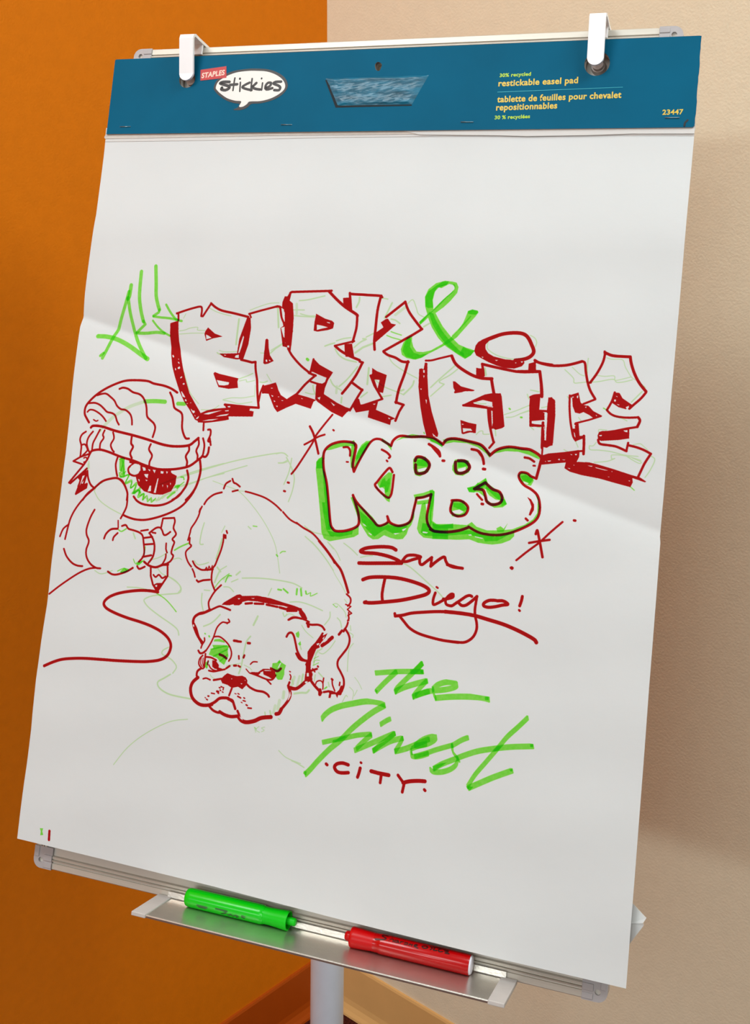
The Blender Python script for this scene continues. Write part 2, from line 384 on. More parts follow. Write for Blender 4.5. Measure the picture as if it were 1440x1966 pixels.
INK="""
g 39.8 -2595,1762 -2603,1648 -2620,1612
g 34.3 -2614,1690 -2648,1540 -2687,1398 -2721,1268 -2761,1184 -2803,1066 -2848,947
g 34.0 -2617,1624 -2581,1472 -2539,1345 -2491,1218 -2407,1088 -2316,972
g 44.1 -2950,1187 -2856,1188 -2745,1173 -2630,1136 -2512,1082 -2391,1016 -2296,967
g 27.1 -2880,970 -2845,1002
g 37.3 -2486,1915 -2484,1771 -2476,1629 -2445,1488 -2406,1373
G 27.9 -2407,1379 -2381,1345 -2480,1254
g 30.3 -2487,1248 -2370,1249 -2234,1264 -2139,1258
g 20.2 -2289,1387 -2224,1322 -2154,1273 -2071,1235
g 37.0 -2316,1979 -2289,1801 -2272,1659 -2243,1566 -2218,1508
G 25.4 -2218,1508 -2222,1479 -2286,1438
g 22.8 -2286,1433 -2191,1425 -2084,1420 -1990,1406
g 22.9 -2139,1564 -2075,1479 -2004,1412 -1936,1397
l 8.3 -1954,1291 -1888,1303 -1824,1327 -1738,1338 -1736,1309 -1649,1308
l 8.3 -1951,1257 -1798,1273 -1657,1279
l 7.3 -1892,1476 -1915,1427
l 8.3 -1617,1549 -1539,1514 -1451,1491 -1354,1473
L 18.3 -1259,1443 -1263,1348 -1267,1177
l 8.2 -1458,1106 -1393,1093 -1255,1103
l 12.3 -1483,1081 -1455,1068 -1413,1075
l 10.4 -1199,819 -1129,849 -1049,886
l 8.3 -1189,796 -1117,815 -1102,792 -1021,815
l 8.2 -1340,588 -1240,614 -1118,622 -1001,650
l 8.2 -1339,583 -1255,574 -1149,558 -1011,587
l 8.6 -1834,846 -1784,741 -1725,629 -1615,526
l 8.2 -1575,466 -1470,469 -1420,491 -1378,523
L 6.2 -1006,765 -989,641
L 7.8 -887,886 -831,810
l 12.4 -958,802 -918,800 -878,816
l 8.1 -1140,1543 -1020,1590 -920,1622 -818,1631
L 18.0 -825,1574 -798,1377
L 13.9 -863,1106 -811,1155 -729,1211
L 8.0 -977,1102 -920,1103
L 8.0 -861,1134 -735,1215
R 17.8 -1976,1405 -1982,1478 -2002,1477
r 17.8 -2001,1475 -1906,1509 -1810,1539 -1725,1558 -1704,1531 -1706,1459
R 17.6 -1706,1459 -1686,1457 -1602,1593
r 19.7 -1602,1598 -1543,1557 -1465,1526 -1325,1503 -1154,1471
rf 0 -2072,1368 -2005,1390 -1975,1396 -1966,1280 -1952,1185 -1917,1051 -1861,904 -1807,779 -1736,628 -1658,527 -1606,464 -1581,432 -1578,336 -1634,356 -1712,456 -1787,538 -1855,640 -1932,791 -1985,906 -2028,1044 -2067,1238
wf 0 -2010,1024 -2003,1033 -1984,1014 -1989,998 -2004,1010
wf 0 -1949,888 -1941,889 -1932,865 -1944,864
wf 0 -1939,994 -1920,988 -1925,979
wf 0 -1933,959 -1913,955 -1905,936 -1919,940
wf 0 -1918,895 -1900,911 -1888,892 -1899,879 -1918,884
wf 0 -1872,790 -1854,805 -1847,796 -1863,777
wf 0 -1833,724 -1816,737 -1805,723 -1820,712
wf 0 -1860,673 -1844,655 -1836,646
wf 0 -1838,641 -1829,644 -1781,587 -1784,579 -1814,589
wf 0 -1784,557 -1770,566 -1756,545 -1768,539
wf 0 -1764,525 -1737,520 -1747,514
wf 0 -1720,528 -1701,534 -1705,524
wf 0 -1701,467 -1691,463 -1673,448 -1653,451 -1645,432 -1664,419 -1683,439
wf 0 -1653,412 -1631,395 -1636,388
wf 0 -1627,366 -1606,387 -1587,403 -1590,383 -1608,363
rf 0 -1643,1299 -1614,1341 -1528,1280 -1434,1253 -1545,1229 -1623,1199 -1651,1272
wf 0 -1632,1267 -1595,1253 -1561,1233 -1624,1215
rf 0 -1166,1466 -1127,1463 -1111,1354 -1125,1183 -1170,1030 -1248,1021 -1399,1038 -1456,1071 -1248,1085 -1236,1235
R 14.2 -1142,1505 -1122,1468
wf 0 -1192,1275 -1183,1256 -1199,1161 -1220,1089 -1235,1088 -1220,1179
wf 0 -1262,1063 -1226,1072 -1223,1037 -1273,1039
wf 0 -1401,1064 -1369,1060 -1390,1052
R 20.1 -1195,1021 -1131,1011 -1067,999 -1026,1006
r 19.9 -1026,1004 -1018,925 -989,795 -962,671 -926,531
R 20.2 -926,531 -1043,530 -1312,537
rf 0 -1323,539 -1126,540 -1020,515 -1027,495 -975,489 -977,435 -1253,417 -1243,385 -1288,372 -1400,349 -1513,329 -1598,330 -1590,422 -1511,461 -1430,484 -1292,505
wf 0 -1279,523 -1248,527 -1246,513 -1272,511
wf 0 -1547,420 -1487,443 -1324,479 -1484,420
wf 0 -1407,401 -1348,425 -1247,446 -1275,425
wf 0 -1558,345 -1476,368 -1353,386 -1433,361
wf 0 -1303,475 -1257,483 -1261,472 -1296,466
rf 0 -1495,858 -1482,874 -1427,858 -1205,824 -1209,789 -1191,723 -1296,706 -1412,717
wf 0 -1446,791 -1403,786 -1300,775 -1302,749 -1353,736 -1410,737
R 17.3 -1147,1503 -1015,1543 -835,1594
r 19.1 -835,1594 -793,1584 -777,1529 -755,1464 -735,1399
rf 0 -933,1244 -916,1254 -900,1241 -888,1156 -866,1082 -820,1027 -879,996 -920,988 -937,999 -935,1098
wf 0 -913,1033 -898,1039 -889,1016 -906,1012
wf 0 -877,1035 -862,1036 -852,1022 -866,1022
R 16.2 -936,597 -934,683 -916,766
rf 0 -925,761 -779,808 -745,735 -692,662 -621,629 -595,617 -573,609 -569,585 -714,501 -756,543 -841,685 -916,684
wf 0 -814,677 -782,665 -795,655
wf 0 -752,667 -723,671 -731,657
wf 0 -775,623 -750,610 -766,604
wf 0 -694,629 -662,634 -674,618
wf 0 -745,568 -709,561 -711,542
wf 0 -832,748 -798,749 -821,741
wf 0 -631,628 -609,640 -594,641 -613,611
R 14.1 -618,637 -584,665
rf 0 -760,1701 -730,1702 -705,1754 -686,1749 -701,1658 -662,1631 -639,1491 -633,1345 -637,1142 -682,1174 -732,1183 -776,1372 -730,1403 -744,1532 -780,1587 -779,1643
wf 0 -770,1373 -731,1386 -720,1273 -732,1278
wf 0 -788,1581 -757,1565 -734,1442 -749,1419
r 16.9 -847,1588 -804,1586 -776,1485 -733,1408
wf 0 -720,1239 -696,1212 -705,1218
wf 0 -684,1191 -660,1197 -658,1169 -676,1174
r 19.0 -669,1163 -613,1088 -508,993 -406,926
R 18.4 -418,926 -375,912
R 19.2 -703,1737 -686,1749 -274,1774 -248,1777
r 23.6 -274,1768 -182,1688 -81,1614 43,1546 55,1525
r 20.9 54,1536 59,1419 44,1319 32,1263
R 16.1 49,1272 -157,1215
r 20.9 -151,1212 -81,1164 17,1119 125,1083
R 19.2 127,1070 162,1061
r 21.5 157,1059 103,938 29,825 -37,740
r 20.3 56,859 111,825 178,785
r 19.0 178,791 132,712 60,577
rf 0 -393,1534 -292,1488 -213,1469 -187,1448 -193,1392 -244,1373 -361,1351 -404,1360 -402,1455
wf 0 -375,1423 -321,1416 -247,1400 -317,1383 -369,1367
wf 0 -271,1455 -235,1451 -230,1440 -258,1445
rf 0 -53,1237 28,1246 47,1176 65,1111 -29,1112 -44,1171
R 18.6 -375,1066 -400,921
rf 0 -376,1075 -305,1015 -151,946 -198,867 -228,783 -236,722 -87,644 10,606 70,594 60,577 26,553 -10,500 -134,546 -302,641 -328,667 -326,815 -388,839 -291,834 -248,897 -370,934 -402,954
wf 0 -248,897 -217,887 -232,843 -261,825 -285,829
wf 0 -371,1017 -322,1008 -347,1012
wf 0 -305,680 -270,693 -279,659
wf 0 -159,650 -109,621 -86,633 -120,609
wf 0 -371,939 -247,891 -290,818 -388,839
R 19.5 -375,912 -338,903
r 19.5 -344,902 -446,809 -537,704 -613,639
R 18.1 -619,641 -547,698
rf 0 -537,704 -426,683 -315,657 -343,638 -358,563 -529,602 -710,509 -732,530 -735,552 -639,616 -608,642
wf 0 -483,668 -458,658 -475,657
wf 0 -739,575 -719,565 -723,548
rf 0 -776,801 -724,690 -618,635 -670,591 -737,564
wf 0 -737,664 -713,663 -729,656
wf 0 -695,629 -664,626 -681,619
r 16.0 -388,839 -314,822 -290,818
rf 0 -117,1707 -44,1715 -20,1594 -106,1635
R 21.0 -49,1759 -20,1594
R 21.0 -48,1751 289,1744
R 16.1 289,1744 302,1730
r 21.8 284,1733 264,1594 262,1395 262,1285 274,1198
rf 0 311,1474 359,1510 381,1516 420,1468 473,1459 280,1275 261,1296 260,1362 345,1426
R 20.6 362,1532 545,1691
r 20.4 545,1693 601,1585 741,1428
R 20.2 747,1426 647,1358 369,1186
r 20.3 370,1181 418,1151 500,1128 571,1094 639,1092
r 22.1 633,1097 609,978 561,814 543,684
R 19.9 537,689 624,667
R 19.8 621,667 584,600 552,507
rf 0 265,1012 319,983 424,951 399,772 347,779 254,936 269,958
wf 0 297,901 354,898 338,811
R 17.9 254,936 301,841 392,717
R 16.6 398,712 196,635 80,616
rf 0 121,700 150,697 172,638 354,682 338,600 433,569 550,528 506,509 499,461 257,520 264,590 126,560 79,633
wf 0 299,657 333,662 317,648
wf 0 470,534 499,525 483,516
l 11.9 -592,1662 -491,1676 -316,1722
L 23.9 -619,1627 -609,1526
L 10.7 -649,1564 -528,1568
l 10.7 -567,1527 -474,1509 -402,1512
l 11.9 -631,1505 -534,1501 -407,1500
l 11.6 -144,1266 -70,1292 10,1306
l 14.0 -263,1207 -206,1230 -160,1243
l 13.9 -148,1183 -101,1124 -27,1084 92,1063
l 13.6 108,1015 13,890 -75,808
l 13.6 -175,873 -135,816 -49,772
l 22.6 -99,807 -100,741
L 15.8 -38,701 -40,647
l 9.2 -441,726 -379,714 -343,716
l 13.7 -361,802 -352,759 -331,716
l 16.2 60,1719 59,1674 36,1618
L 11.5 297,1722 361,1713
L 16.0 410,1677 346,1520
l 13.8 55,1209 119,1267 174,1297 139,1301
l 11.5 172,1319 248,1361
L 18.3 72,1155 148,1214 248,1257
l 13.7 416,1512 462,1503 511,1472
L 25.1 457,1558 550,1638
l 9.1 575,1677 621,1717 663,1643 692,1578 751,1548
g 10.2 429,1386 476,1372 540,1356
g 10.2 388,1346 447,1327 534,1309
l 9.0 432,1130 483,1068 602,999 742,937
l 10.0 297,901 351,866 423,827 575,782 610,768
l 15.4 615,769 693,854 711,909
L 18.0 230,1011 226,848
L 13.4 167,714 232,767
l 11.1 396,734 486,755
L 17.6 584,804 611,817
g 25.6 -447,1065 -435,1057
L 15.7 761,1450 813,1485
gf 0 859,1852 904,1843 983,1889 1033,1885 1046,1858 1019,1798 958,1742 884,1652 788,1556 724,1472 710,1498 786,1578 848,1624 927,1724 998,1792 1042,1842 1023,1879 955,1893
gf 0 936,1917 1009,1911 1053,1902 1076,1859 1068,1800 1005,1716 945,1654 868,1592 800,1546 724,1468 707,1493 796,1583 847,1634 897,1691 967,1764 1033,1825 1041,1858 1011,1884 966,1890 903,1856 865,1852 832,1786 822,1720 841,1634 888,1560 952,1465 1039,1372 1134,1291 1213,1263 1299,1241 1262,1191 1206,1154 1120,1200 1005,1268 920,1345 843,1450 801,1535 756,1653 744,1750 772,1827 845,1890
gf 0 863,1874 909,1908 975,1912 957,1877 881,1853 841,1808 827,1721 840,1645 791,1638 761,1653 746,1750 774,1806
gf 0 795,1600 846,1586 881,1516 958,1411 1044,1319 1151,1228 1190,1209 1199,1167 1120,1205 1015,1274 929,1367 852,1472
gf 0 1179,1272 1224,1253 1258,1239 1296,1241 1262,1191 1211,1157 1152,1207
gf 0 1194,1626 1236,1642 1291,1632 1298,1614 1270,1570 1183,1459 1106,1359 1024,1296 920,1232 836,1185 773,1144 708,1119 617,1130 564,1160 548,1213 569,1285 608,1341 652,1354 655,1300 674,1246 712,1200 779,1198 855,1218 959,1282 1041,1351 1110,1424 1157,1506 1182,1583
gf 0 1194,1626 1236,1642 1291,1632 1298,1614 1274,1592 1224,1595 1197,1600
gf 0 585,1296 631,1342 645,1310 640,1245 685,1188 748,1169 835,1190 762,1138 685,1123 605,1146 566,1198
g 11.0 1061,1373 1139,1463 1226,1574
rf 0 1302,1289 1326,1327 1377,1356 1471,1382 1533,1406 1585,1419 1514,1379 1432,1343 1398,1304 1401,1262 1432,1221 1487,1193 1595,1172 1701,1167 1785,1167 1792,1146 1769,1114 1697,1087 1602,1089 1516,1110 1439,1137 1316,1194 1293,1235
r 28.0 1368,1334 1471,1382 1574,1418 1689,1432 1764,1422 1809,1387 1845,1326 1872,1260 1844,1212 1784,1182 1701,1167
wf 0 1368,1186 1390,1182 1382,1171
wf 0 1501,1162 1538,1162 1518,1150
wf 0 1754,1160 1780,1161 1766,1145
wf 0 1698,1146 1716,1147 1709,1137
l 8.6 1422,1326 1418,1273 1463,1233 1551,1196 1690,1177 1783,1198
l 8.4 1827,1414 1871,1390 1893,1349 1883,1307
r 15.3 814,1116 875,1122 950,1145 1068,1179
r 23.9 1073,1176 1112,1109 1176,1059 1289,1002 1388,977 1490,977
r 23.3 1484,977 1501,910 1521,837
rf 0 755,1030 782,1037 800,1027 808,1097 833,1093 845,955 871,775 919,618 1002,412 999,381 966,378 882,383 839,507 798,664 762,854
wf 0 795,1022 811,1023 814,996 799,995
wf 0 801,968 816,969 810,942
wf 0 844,736 859,732 859,684
wf 0 779,839 799,840 792,824
wf 0 941,413 985,379 954,383
rf 0 1106,930 1128,929 1191,885 1329,857 1319,846 1239,841 1138,815 1126,823 1135,840 1117,865
R 15.1 1137,824 1206,839
rf 0 1224,708 1311,756 1434,821 1497,836 1587,842 1600,811 1652,528 1632,511 1570,490 1537,504 1524,712 1230,697
wf 0 1324,735 1418,768 1513,753 1519,711 1444,712 1336,725
rf 0 1489,694 1527,686 1542,514 1564,506 1517,492
wf 0 1510,669 1523,670 1536,556 1531,514
r 19.0 1478,693 1497,574 1531,451 1559,370
R 16.6 1564,371 1520,313
R 17.1 1229,703 1359,701 1521,691
rf 0 1215,559 1298,539 1377,529 1376,445 1317,446 1253,425 1237,430 1226,492
wf 0 1243,482 1324,483 1342,463 1294,460 1252,441
wf 0 1229,526 1256,520 1235,513
rf 0 1326,1073 1407,1067 1418,999 1398,982 1332,1005
R 19.2 1382,1113 1399,1040
r 21.3 1382,1113 1496,1093 1646,1070 1763,1059 1944,1072
r 22.8 1944,1072 1960,1000 1979,898 1985,836
R 18.6 1984,841 1877,824
rf 0 1877,829 1970,830 1971,700 2024,683 2030,617 1908,598 1910,572 2034,571 2015,549 1891,545 1879,684
R 16.5 1961,700 2053,701
r 20.4 2017,590 2020,488 2026,353
rf 0 2047,830 2083,837 2120,393 2072,357 2025,365 2025,427 2044,695
wf 0 2027,550 2043,561 2060,434 2045,428
rf 0 1835,1138 1901,1158 1908,1070 1837,1071
r 20.8 1889,1178 1942,1155 2057,1142
wf 0 2024,683 2050,685 2058,593 2033,586
l 12.9 1119,1088 1049,1020 968,941 887,856
l 10.8 1144,1052 1073,990 969,920 1021,896
L 10.8 1021,896 894,771
l 17.0 1412,1073 1428,1010
l 8.5 1345,742 1400,730 1453,733
l 8.4 1642,641 1723,673 1804,710 1869,745
l 8.4 1660,616 1728,626 1808,668 1878,699
g 14.6 1684,702 1692,696
g 14.5 1801,626 1812,625
l 8.4 1383,430 1412,463 1444,468 1452,440 1510,444
l 8.3 1871,891 1913,888 1955,881
l 8.3 1844,848 1863,807
l 8.2 1994,731 2049,747
L 10.4 1564,506 1575,434
l 8.2 1902,541 1935,517
l 8.2 1964,545 2005,543
g 10.8 855,412 861,402
R 18.8 1736,1064 1942,1076
rf 0 1833,1142 1897,1164 1904,1076 1834,1076
r 20.6 1892,1170 1964,1149 2067,1136 2177,1145 2258,1165 2333,1191
r 18.3 2333,1193 2362,1176 2377,1094 2403,994 2432,922 2483,847
R 15.4 2485,843 2379,792
rf 0 2241,864 2325,897 2351,806 2380,781 2426,779 2475,732 2559,694 2533,679 2480,668 2442,693 2386,717 2351,700 2309,707 2282,765 2271,838
wf 0 2265,851 2283,857 2282,846 2271,843
wf 0 2312,864 2326,869 2325,843 2313,845
wf 0 2395,763 2410,773 2408,755
wf 0 2497,699 2514,694 2510,684
R 13.4 2550,690 2446,648 2322,607
r 15.6 2246,864 2253,754 2270,635 2291,545 2310,482 2335,447
rf 0 2309,606 2350,604 2368,491 2417,499 2414,476 2336,440 2306,468 2286,554 2322,556
wf 0 2310,528 2323,511 2333,470 2321,483
wf 0 2310,592 2324,588 2316,574
r 19.7 2408,494 2414,417 2417,327
R 14.3 2415,354 2361,349
rf 0 1871,812 1897,832 1963,823 1969,706 2008,690 2023,673 2027,622 1945,612 1908,600 1910,577 1930,569 2032,572 2033,553 1895,543 1874,728
r 15.9 1879,826 1915,843 1984,852
r 20.5 1946,1074 1963,986 1981,838
rf 0 2046,833 2083,830 2113,809 2127,662 2125,385 2058,362 2034,369 2034,544 2048,601 2054,694
R 13.0 1974,702 2058,699
R 12.8 2019,552 2031,378 2032,277
wf 0 2035,535 2054,546 2060,426 2044,425
wf 0 2023,673 2052,684 2057,546 2039,535
rf 0 2013,275 2090,305 2235,330 2369,359 2379,342 2378,296 2359,249 2476,254 2567,239 2703,210 2864,171 2944,155 2999,124 2991,115 2875,145 2882,105 2864,60 2721,86 2577,114 2413,131 2303,153 2251,181 2260,236 2019,193
wf 0 2063,234 2077,230 2068,223
wf 0 2087,237 2122,243 2118,234 2095,229
wf 0 2181,254 2198,268 2204,250
wf 0 2217,260 2258,261 2241,254
wf 0 2291,316 2318,314 2309,307
wf 0 2336,320 2358,324 2355,311 2344,310
wf 0 2330,219 2343,220 2339,211
wf 0 2456,225 2514,224 2497,215
wf 0 2528,216 2660,193 2624,192 2543,206
wf 0 2273,187 2305,185 2301,176
wf 0 2651,137 2673,138 2664,132
wf 0 2837,119 2859,119 2853,110
wf 0 2682,191 2695,189 2689,182
r 21.8 2538,1286 2603,1262 2684,1257 2772,1258
R 16.3 2535,1295 2541,1268
r 18.1 2541,1277 2527,1194 2482,1090 2427,1000
r 16.4 2398,1003 2408,994 2430,997
r 21.5 2772,1258 2785,1199 2819,1110 2870,1022 2937,945
r 17.7 2938,936 2898,879 2833,811 2801,777
rf 0 2657,918 2701,916 2732,868 2787,835 2834,806 2809,782 2790,799 2771,769 2703,784 2638,821
wf 0 2664,886 2681,887 2689,874
wf 0 2657,854 2675,851 2672,832 2656,836
wf 0 2678,814 2712,807 2702,800
wf 0 2765,788 2786,799 2799,807 2779,773
r 16.2 2657,918 2637,834 2599,750
r 16.1 2599,750 2637,716 2692,697 2781,692 2886,702
r 19.4 2886,702 2904,671 2884,614
R 15.8 2888,614 2789,591 2685,561 2554,533
rf 0 2544,541 2570,552 2720,569 2815,588 2820,503 2726,482 2568,461 2540,473 2533,508
wf 0 2759,572 2799,578 2800,557 2778,561
wf 0 2542,513 2573,516 2569,504 2551,505
r 17.8 2541,468 2561,433 2642,426 2714,418 2804,385
R 15.7 2804,390 2814,462
r 17.5 2816,440 2889,428 2960,407 3023,378
r 17.3 3022,376 2977,292 2948,218 2926,158
l 8.3 2180,1105 2264,1032 2277,986 2327,989 2398,1001 2488,1008 2629,1040 2667,1014 2728,1021 2806,1045
l 7.4 2247,1132 2320,1072 2367,1056
l 9.1 2390,1223 2387,1140 2392,1085
l 7.3 2483,1068 2556,1063 2640,1072 2652,1032 2726,1050 2795,1072
l 7.2 2560,1237 2606,1226 2704,1226 2735,1160 2795,1072 2832,1047
l 7.1 2888,1014 2930,980
l 10.6 2902,942 2854,885 2814,837
l 8.0 2666,695 2728,686 2788,663
g 9.0 2566,766 2599,750
l 7.1 2465,408 2500,410 2525,444
l 8.0 2465,403 2476,372 2557,374 2664,369 2789,348 2912,345
l 7.0 2675,339 2737,344 2825,337 2941,311
l 7.9 2671,334 2678,303 2704,309 2635,277 2521,258
l 7.9 2808,340 2863,309 2926,283 2942,298 2861,327
l 7.0 2861,448 2921,462 2958,438 2995,409
l 8.6 3025,358 3062,326 3026,225 2987,159
g 7.8 2864,63 2901,35
l 7.1 2545,532 2542,563 2614,564
l 7.5 1873,892 1949,878
l 7.5 1844,852 1861,821
l 7.5 1796,709 1868,742
l 7.5 1800,662 1872,690
l 7.2 2233,353 2271,337
l 7.2 2336,438 2362,386
l 7.3 2345,663 2370,633
l 7.3 2224,853 2239,836
l 7.4 1990,731 2040,744
gf 0 -170,81 -144,74 -146,7 -81,-213 -4,-580 48,-636 118,-642 234,-607 297,-550 306,-641 260,-673 145,-704 9,-742 -53,-721 -85,-663 -112,-517 -176,-222 -216,-46 -219,30 -198,65
gf 0 -219,30 -170,81 -153,149 -159,73 -142,-30 -212,-36
gf 0 -148,-21 -117,-66 -65,-268 0,-571 26,-624 -13,-628 -48,-501 -100,-271
gf 0 -114,-367 -84,-364 -33,-546 7,-626 -32,-639 -78,-504
gf 0 -32,-639 59,-648 148,-639 243,-606 238,-648 123,-683 14,-690
gf 0 -143,150 -81,212 15,244 113,257 149,279 174,243 162,223 21,201 -74,165
gf 0 132,230 170,237 170,129 176,-2 150,5 131,125
gf 0 188,102 204,169 234,238 277,280 325,288 305,225 259,127 210,38 186,-11
gf 0 194,131 220,199 262,250 308,273 288,205 239,125 201,75
gf 0 445,-128 487,-68 548,-7 587,-13 587,-96 588,-225 572,-255 535,-230 524,-176 498,-160 475,-171
gf 0 489,-86 516,-65 530,-101 564,-61 575,-116 561,-200 533,-212 521,-148 498,-160 469,-162
gf 0 439,-156 484,-207 567,-255 590,-244 591,-299 561,-288 485,-217 430,-166
gf 0 549,283 644,357 737,388 854,378 971,368 1051,320 1053,283 973,327 875,357 759,353 647,338 575,304
gf 0 437,321 500,288 544,254 550,208 495,260 432,292
gf 0 779,143 814,170 898,177 964,104 945,29 866,-20 817,-11 791,52
wf 0 834,46 912,72 931,69 906,39 852,20
gf 0 818,138 901,154 935,111 929,82 825,83
gf 0 825,-203 922,-175 1007,-135 1031,-156 1034,-247 1022,-348 1026,-429 1057,-458 1123,-464 1197,-452 1204,-519 1112,-533 1044,-518 991,-451 982,-370 998,-259 992,-205 909,-227 863,-240 848,-320 855,-419 834,-494 809,-533 796,-589 762,-638 706,-649 638,-642 568,-622 514,-665 457,-675 405,-649 349,-581 304,-521 279,-477 227,-371 183,-291 207,-280 264,-349 349,-396 435,-462 490,-520 521,-536 594,-491 624,-507 692,-513 776,-491 828,-440 837,-348 851,-264
gf 0 291,-411 355,-451 440,-507 493,-548 560,-541 596,-519 694,-527 797,-507 774,-564 700,-590 653,-595 572,-567 527,-599 473,-646 453,-635 432,-618 378,-578 322,-510
wf 0 334,-527 365,-542 381,-559 351,-549
wf 0 402,-612 442,-627 438,-638 413,-625
wf 0 744,-549 790,-526 778,-550 755,-566
wf 0 662,-594 728,-583 682,-606
gf 0 916,-286 951,-264 990,-442 1044,-509 1204,-528 1211,-595 1072,-605 968,-603 917,-567 894,-524 903,-424 912,-341
gf 0 866,-263 985,-233 990,-274 869,-295
gf 0 945,-465 1002,-468 1044,-518 1205,-532 1208,-568 985,-583 935,-556
wf 0 953,-545 1010,-547 997,-559 954,-559
r 21.5 172,223 153,250 73,258 -5,247 -90,211 -143,150 -149,73 -131,-39 -85,-176 -44,-360 -1,-561 30,-614 67,-634 156,-624 251,-587 296,-540 284,-449 252,-369 205,-266
r 19.1 211,-275 253,-331 351,-415 438,-489 491,-534 539,-529 594,-491 583,-438
r 23.5 170,237 180,215 175,129 169,35 189,-29
r 19.2 189,-34 219,48 265,156 319,264 362,305 419,310 482,282 539,254
r 21.2 539,254 555,312 615,359 729,360 855,372 961,363 1056,311
r 17.7 51,199 96,203 123,172 129,121
r 13.6 101,57 117,57
r 17.4 449,209 505,185 543,151 533,132
r 15.3 513,106 522,98
r 21.0 916,303 979,272 1027,235 1042,194
rf 0 908,308 987,282 1024,253 1048,195 1033,191 974,244
r 16.8 1073,153 1087,155
r 18.9 586,-3 553,35 510,-10 443,-109 423,-148 484,-207 567,-255 597,-224 603,-150 604,-30
r 24.5 801,127 815,165 872,165 933,129 948,84 917,26 863,7 823,18 810,90
r 20.5 583,-438 613,-490 663,-512 721,-515 795,-485 828,-440 842,-348 855,-255 857,-232
r 20.4 857,-232 927,-216 1000,-182
r 20.3 1000,-182 990,-278 981,-407 1008,-485 1064,-529 1130,-531 1204,-526
r 16.1 -118,518 -199,391 -262,285 -285,214 -349,90 -427,-48 -474,-114
r 18.6 -337,381 -294,320 -256,241 -207,114
r 15.7 -369,192 -307,231 -235,281 -166,310
r 14.5 -84,365 -75,359
r 16.8 -505,-204 -492,-206
r 16.8 -537,-293 -524,-295
l 9.2 -665,73 -592,89 -534,59
l 9.2 -550,48 -506,-11 -465,-76 -439,-154 -444,-267 -471,-378
l 9.2 -631,-15 -581,-8 -536,18
gf 0 1053,357 1137,379 1264,373 1422,345 1521,272 1542,264 1530,218 1491,260 1404,313 1297,340 1161,340 1077,318
gf 0 925,358 1013,324 1057,307 1053,286 992,312 926,332
gf 0 1543,244 1611,309 1701,336 1803,334 1924,319 2014,262 2010,242 1907,278 1805,299 1683,295 1583,267
gf 0 1175,111 1193,174 1258,185 1326,176 1355,117 1346,65 1289,24 1216,28 1180,70
gf 0 1225,167 1321,175 1328,125 1233,101
wf 0 1230,85 1309,113 1309,72 1244,58
gf 0 1343,-87 1412,-61 1514,25 1541,-29 1617,-72 1692,-115 1743,-205 1706,-238 1627,-251 1553,-218 1515,-152 1460,-117 1368,-126
wf 0 1496,-78 1548,-88 1626,-151 1679,-176 1652,-204 1592,-209 1548,-179 1522,-131
gf 0 1523,-50 1578,-86 1663,-118 1684,-176 1628,-171 1564,-137 1534,-100
gf 0 1343,-87 1423,-65 1439,-28 1470,-35 1515,20 1536,-29 1495,-73 1437,-99 1420,-126 1368,-126
gf 0 1677,-156 1718,-162 1743,-205 1695,-229
gf 0 1214,-216 1327,-210 1375,-276 1352,-348 1283,-373 1226,-371 1202,-293
wf 0 1225,-321 1295,-299 1339,-320 1300,-344 1238,-345
gf 0 1227,-245 1319,-236 1366,-287 1338,-310 1231,-280
gf 0 1816,77 1849,110 1900,104 1963,60 1970,41 1949,-10 1909,-4 1856,21
wf 0 1870,27 1922,12 1919,-1 1883,9
gf 0 1842,70 1891,89 1964,51 1937,9 1864,37
gf 0 1040,-435 1084,-461 1228,-446 1382,-440 1425,-406 1475,-446 1579,-470 1699,-457 1817,-435 1931,-379 2004,-322 2037,-260 2029,-142 1986,-67 2032,-122 2061,-208 2041,-299 1970,-375 1839,-457 1842,-496 1806,-539 1730,-577 1641,-597 1510,-596 1416,-571 1314,-587 1057,-605
gf 0 1043,-465 1117,-473 1239,-445 1253,-484 1068,-503
gf 0 1178,-456 1248,-439 1253,-484 1202,-489
gf 0 1667,-441 1705,-417 1737,-438 1771,-380 1739,-463 1680,-474
gf 0 1052,-555 1257,-528 1387,-490 1418,-487 1543,-518 1664,-520 1801,-481 1688,-557 1569,-575 1556,-551 1391,-524 1259,-548 1055,-585
wf 0 1401,-528 1431,-522 1438,-534 1412,-537
wf 0 1463,-536 1556,-546 1536,-553 1474,-545
gf 0 980,-142 1028,-147 1038,-279 1040,-440 1020,-503
r 22.5 1056,312 1096,360 1179,375 1306,361 1423,340 1477,304 1533,243
r 21.9 1533,243 1601,303 1711,337 1833,331 1924,324 2023,268 2022,213 1993,63
r 19.4 1993,63 1942,78 1900,104 1839,104 1827,58 1880,-7 1964,-49 2025,-103 2055,-199 2050,-288 2007,-351 1914,-415 1800,-471 1683,-503 1562,-506 1479,-490 1399,-454
r 21.8 1400,-459 1316,-497 1205,-524 1081,-532 1027,-517
r 24.8 1201,149 1218,59 1276,48 1333,84 1340,126 1292,167 1225,165
r 22.3 1416,-91 1498,-93 1530,-150 1550,-199 1604,-223 1672,-202 1692,-155 1660,-98 1587,-75 1515,-21
R 22.2 1515,-21 1415,-89
r 20.3 1209,-222 1286,-214 1351,-243 1376,-286 1352,-343 1282,-365 1222,-341 1205,-303 1215,-231
r 20.1 1348,287 1417,274 1462,217 1477,158
rf 0 1337,293 1417,279 1455,247 1487,159 1467,158 1447,216 1407,263
r 17.7 1869,250 1915,244 1962,218
r 13.7 1957,180 1973,180
r 22.4 1478,108 1494,107
r 20.8 1074,153 1088,153
r 16.1 1447,-138 1487,-175 1503,-188
r 20.0 1503,-226 1515,-227
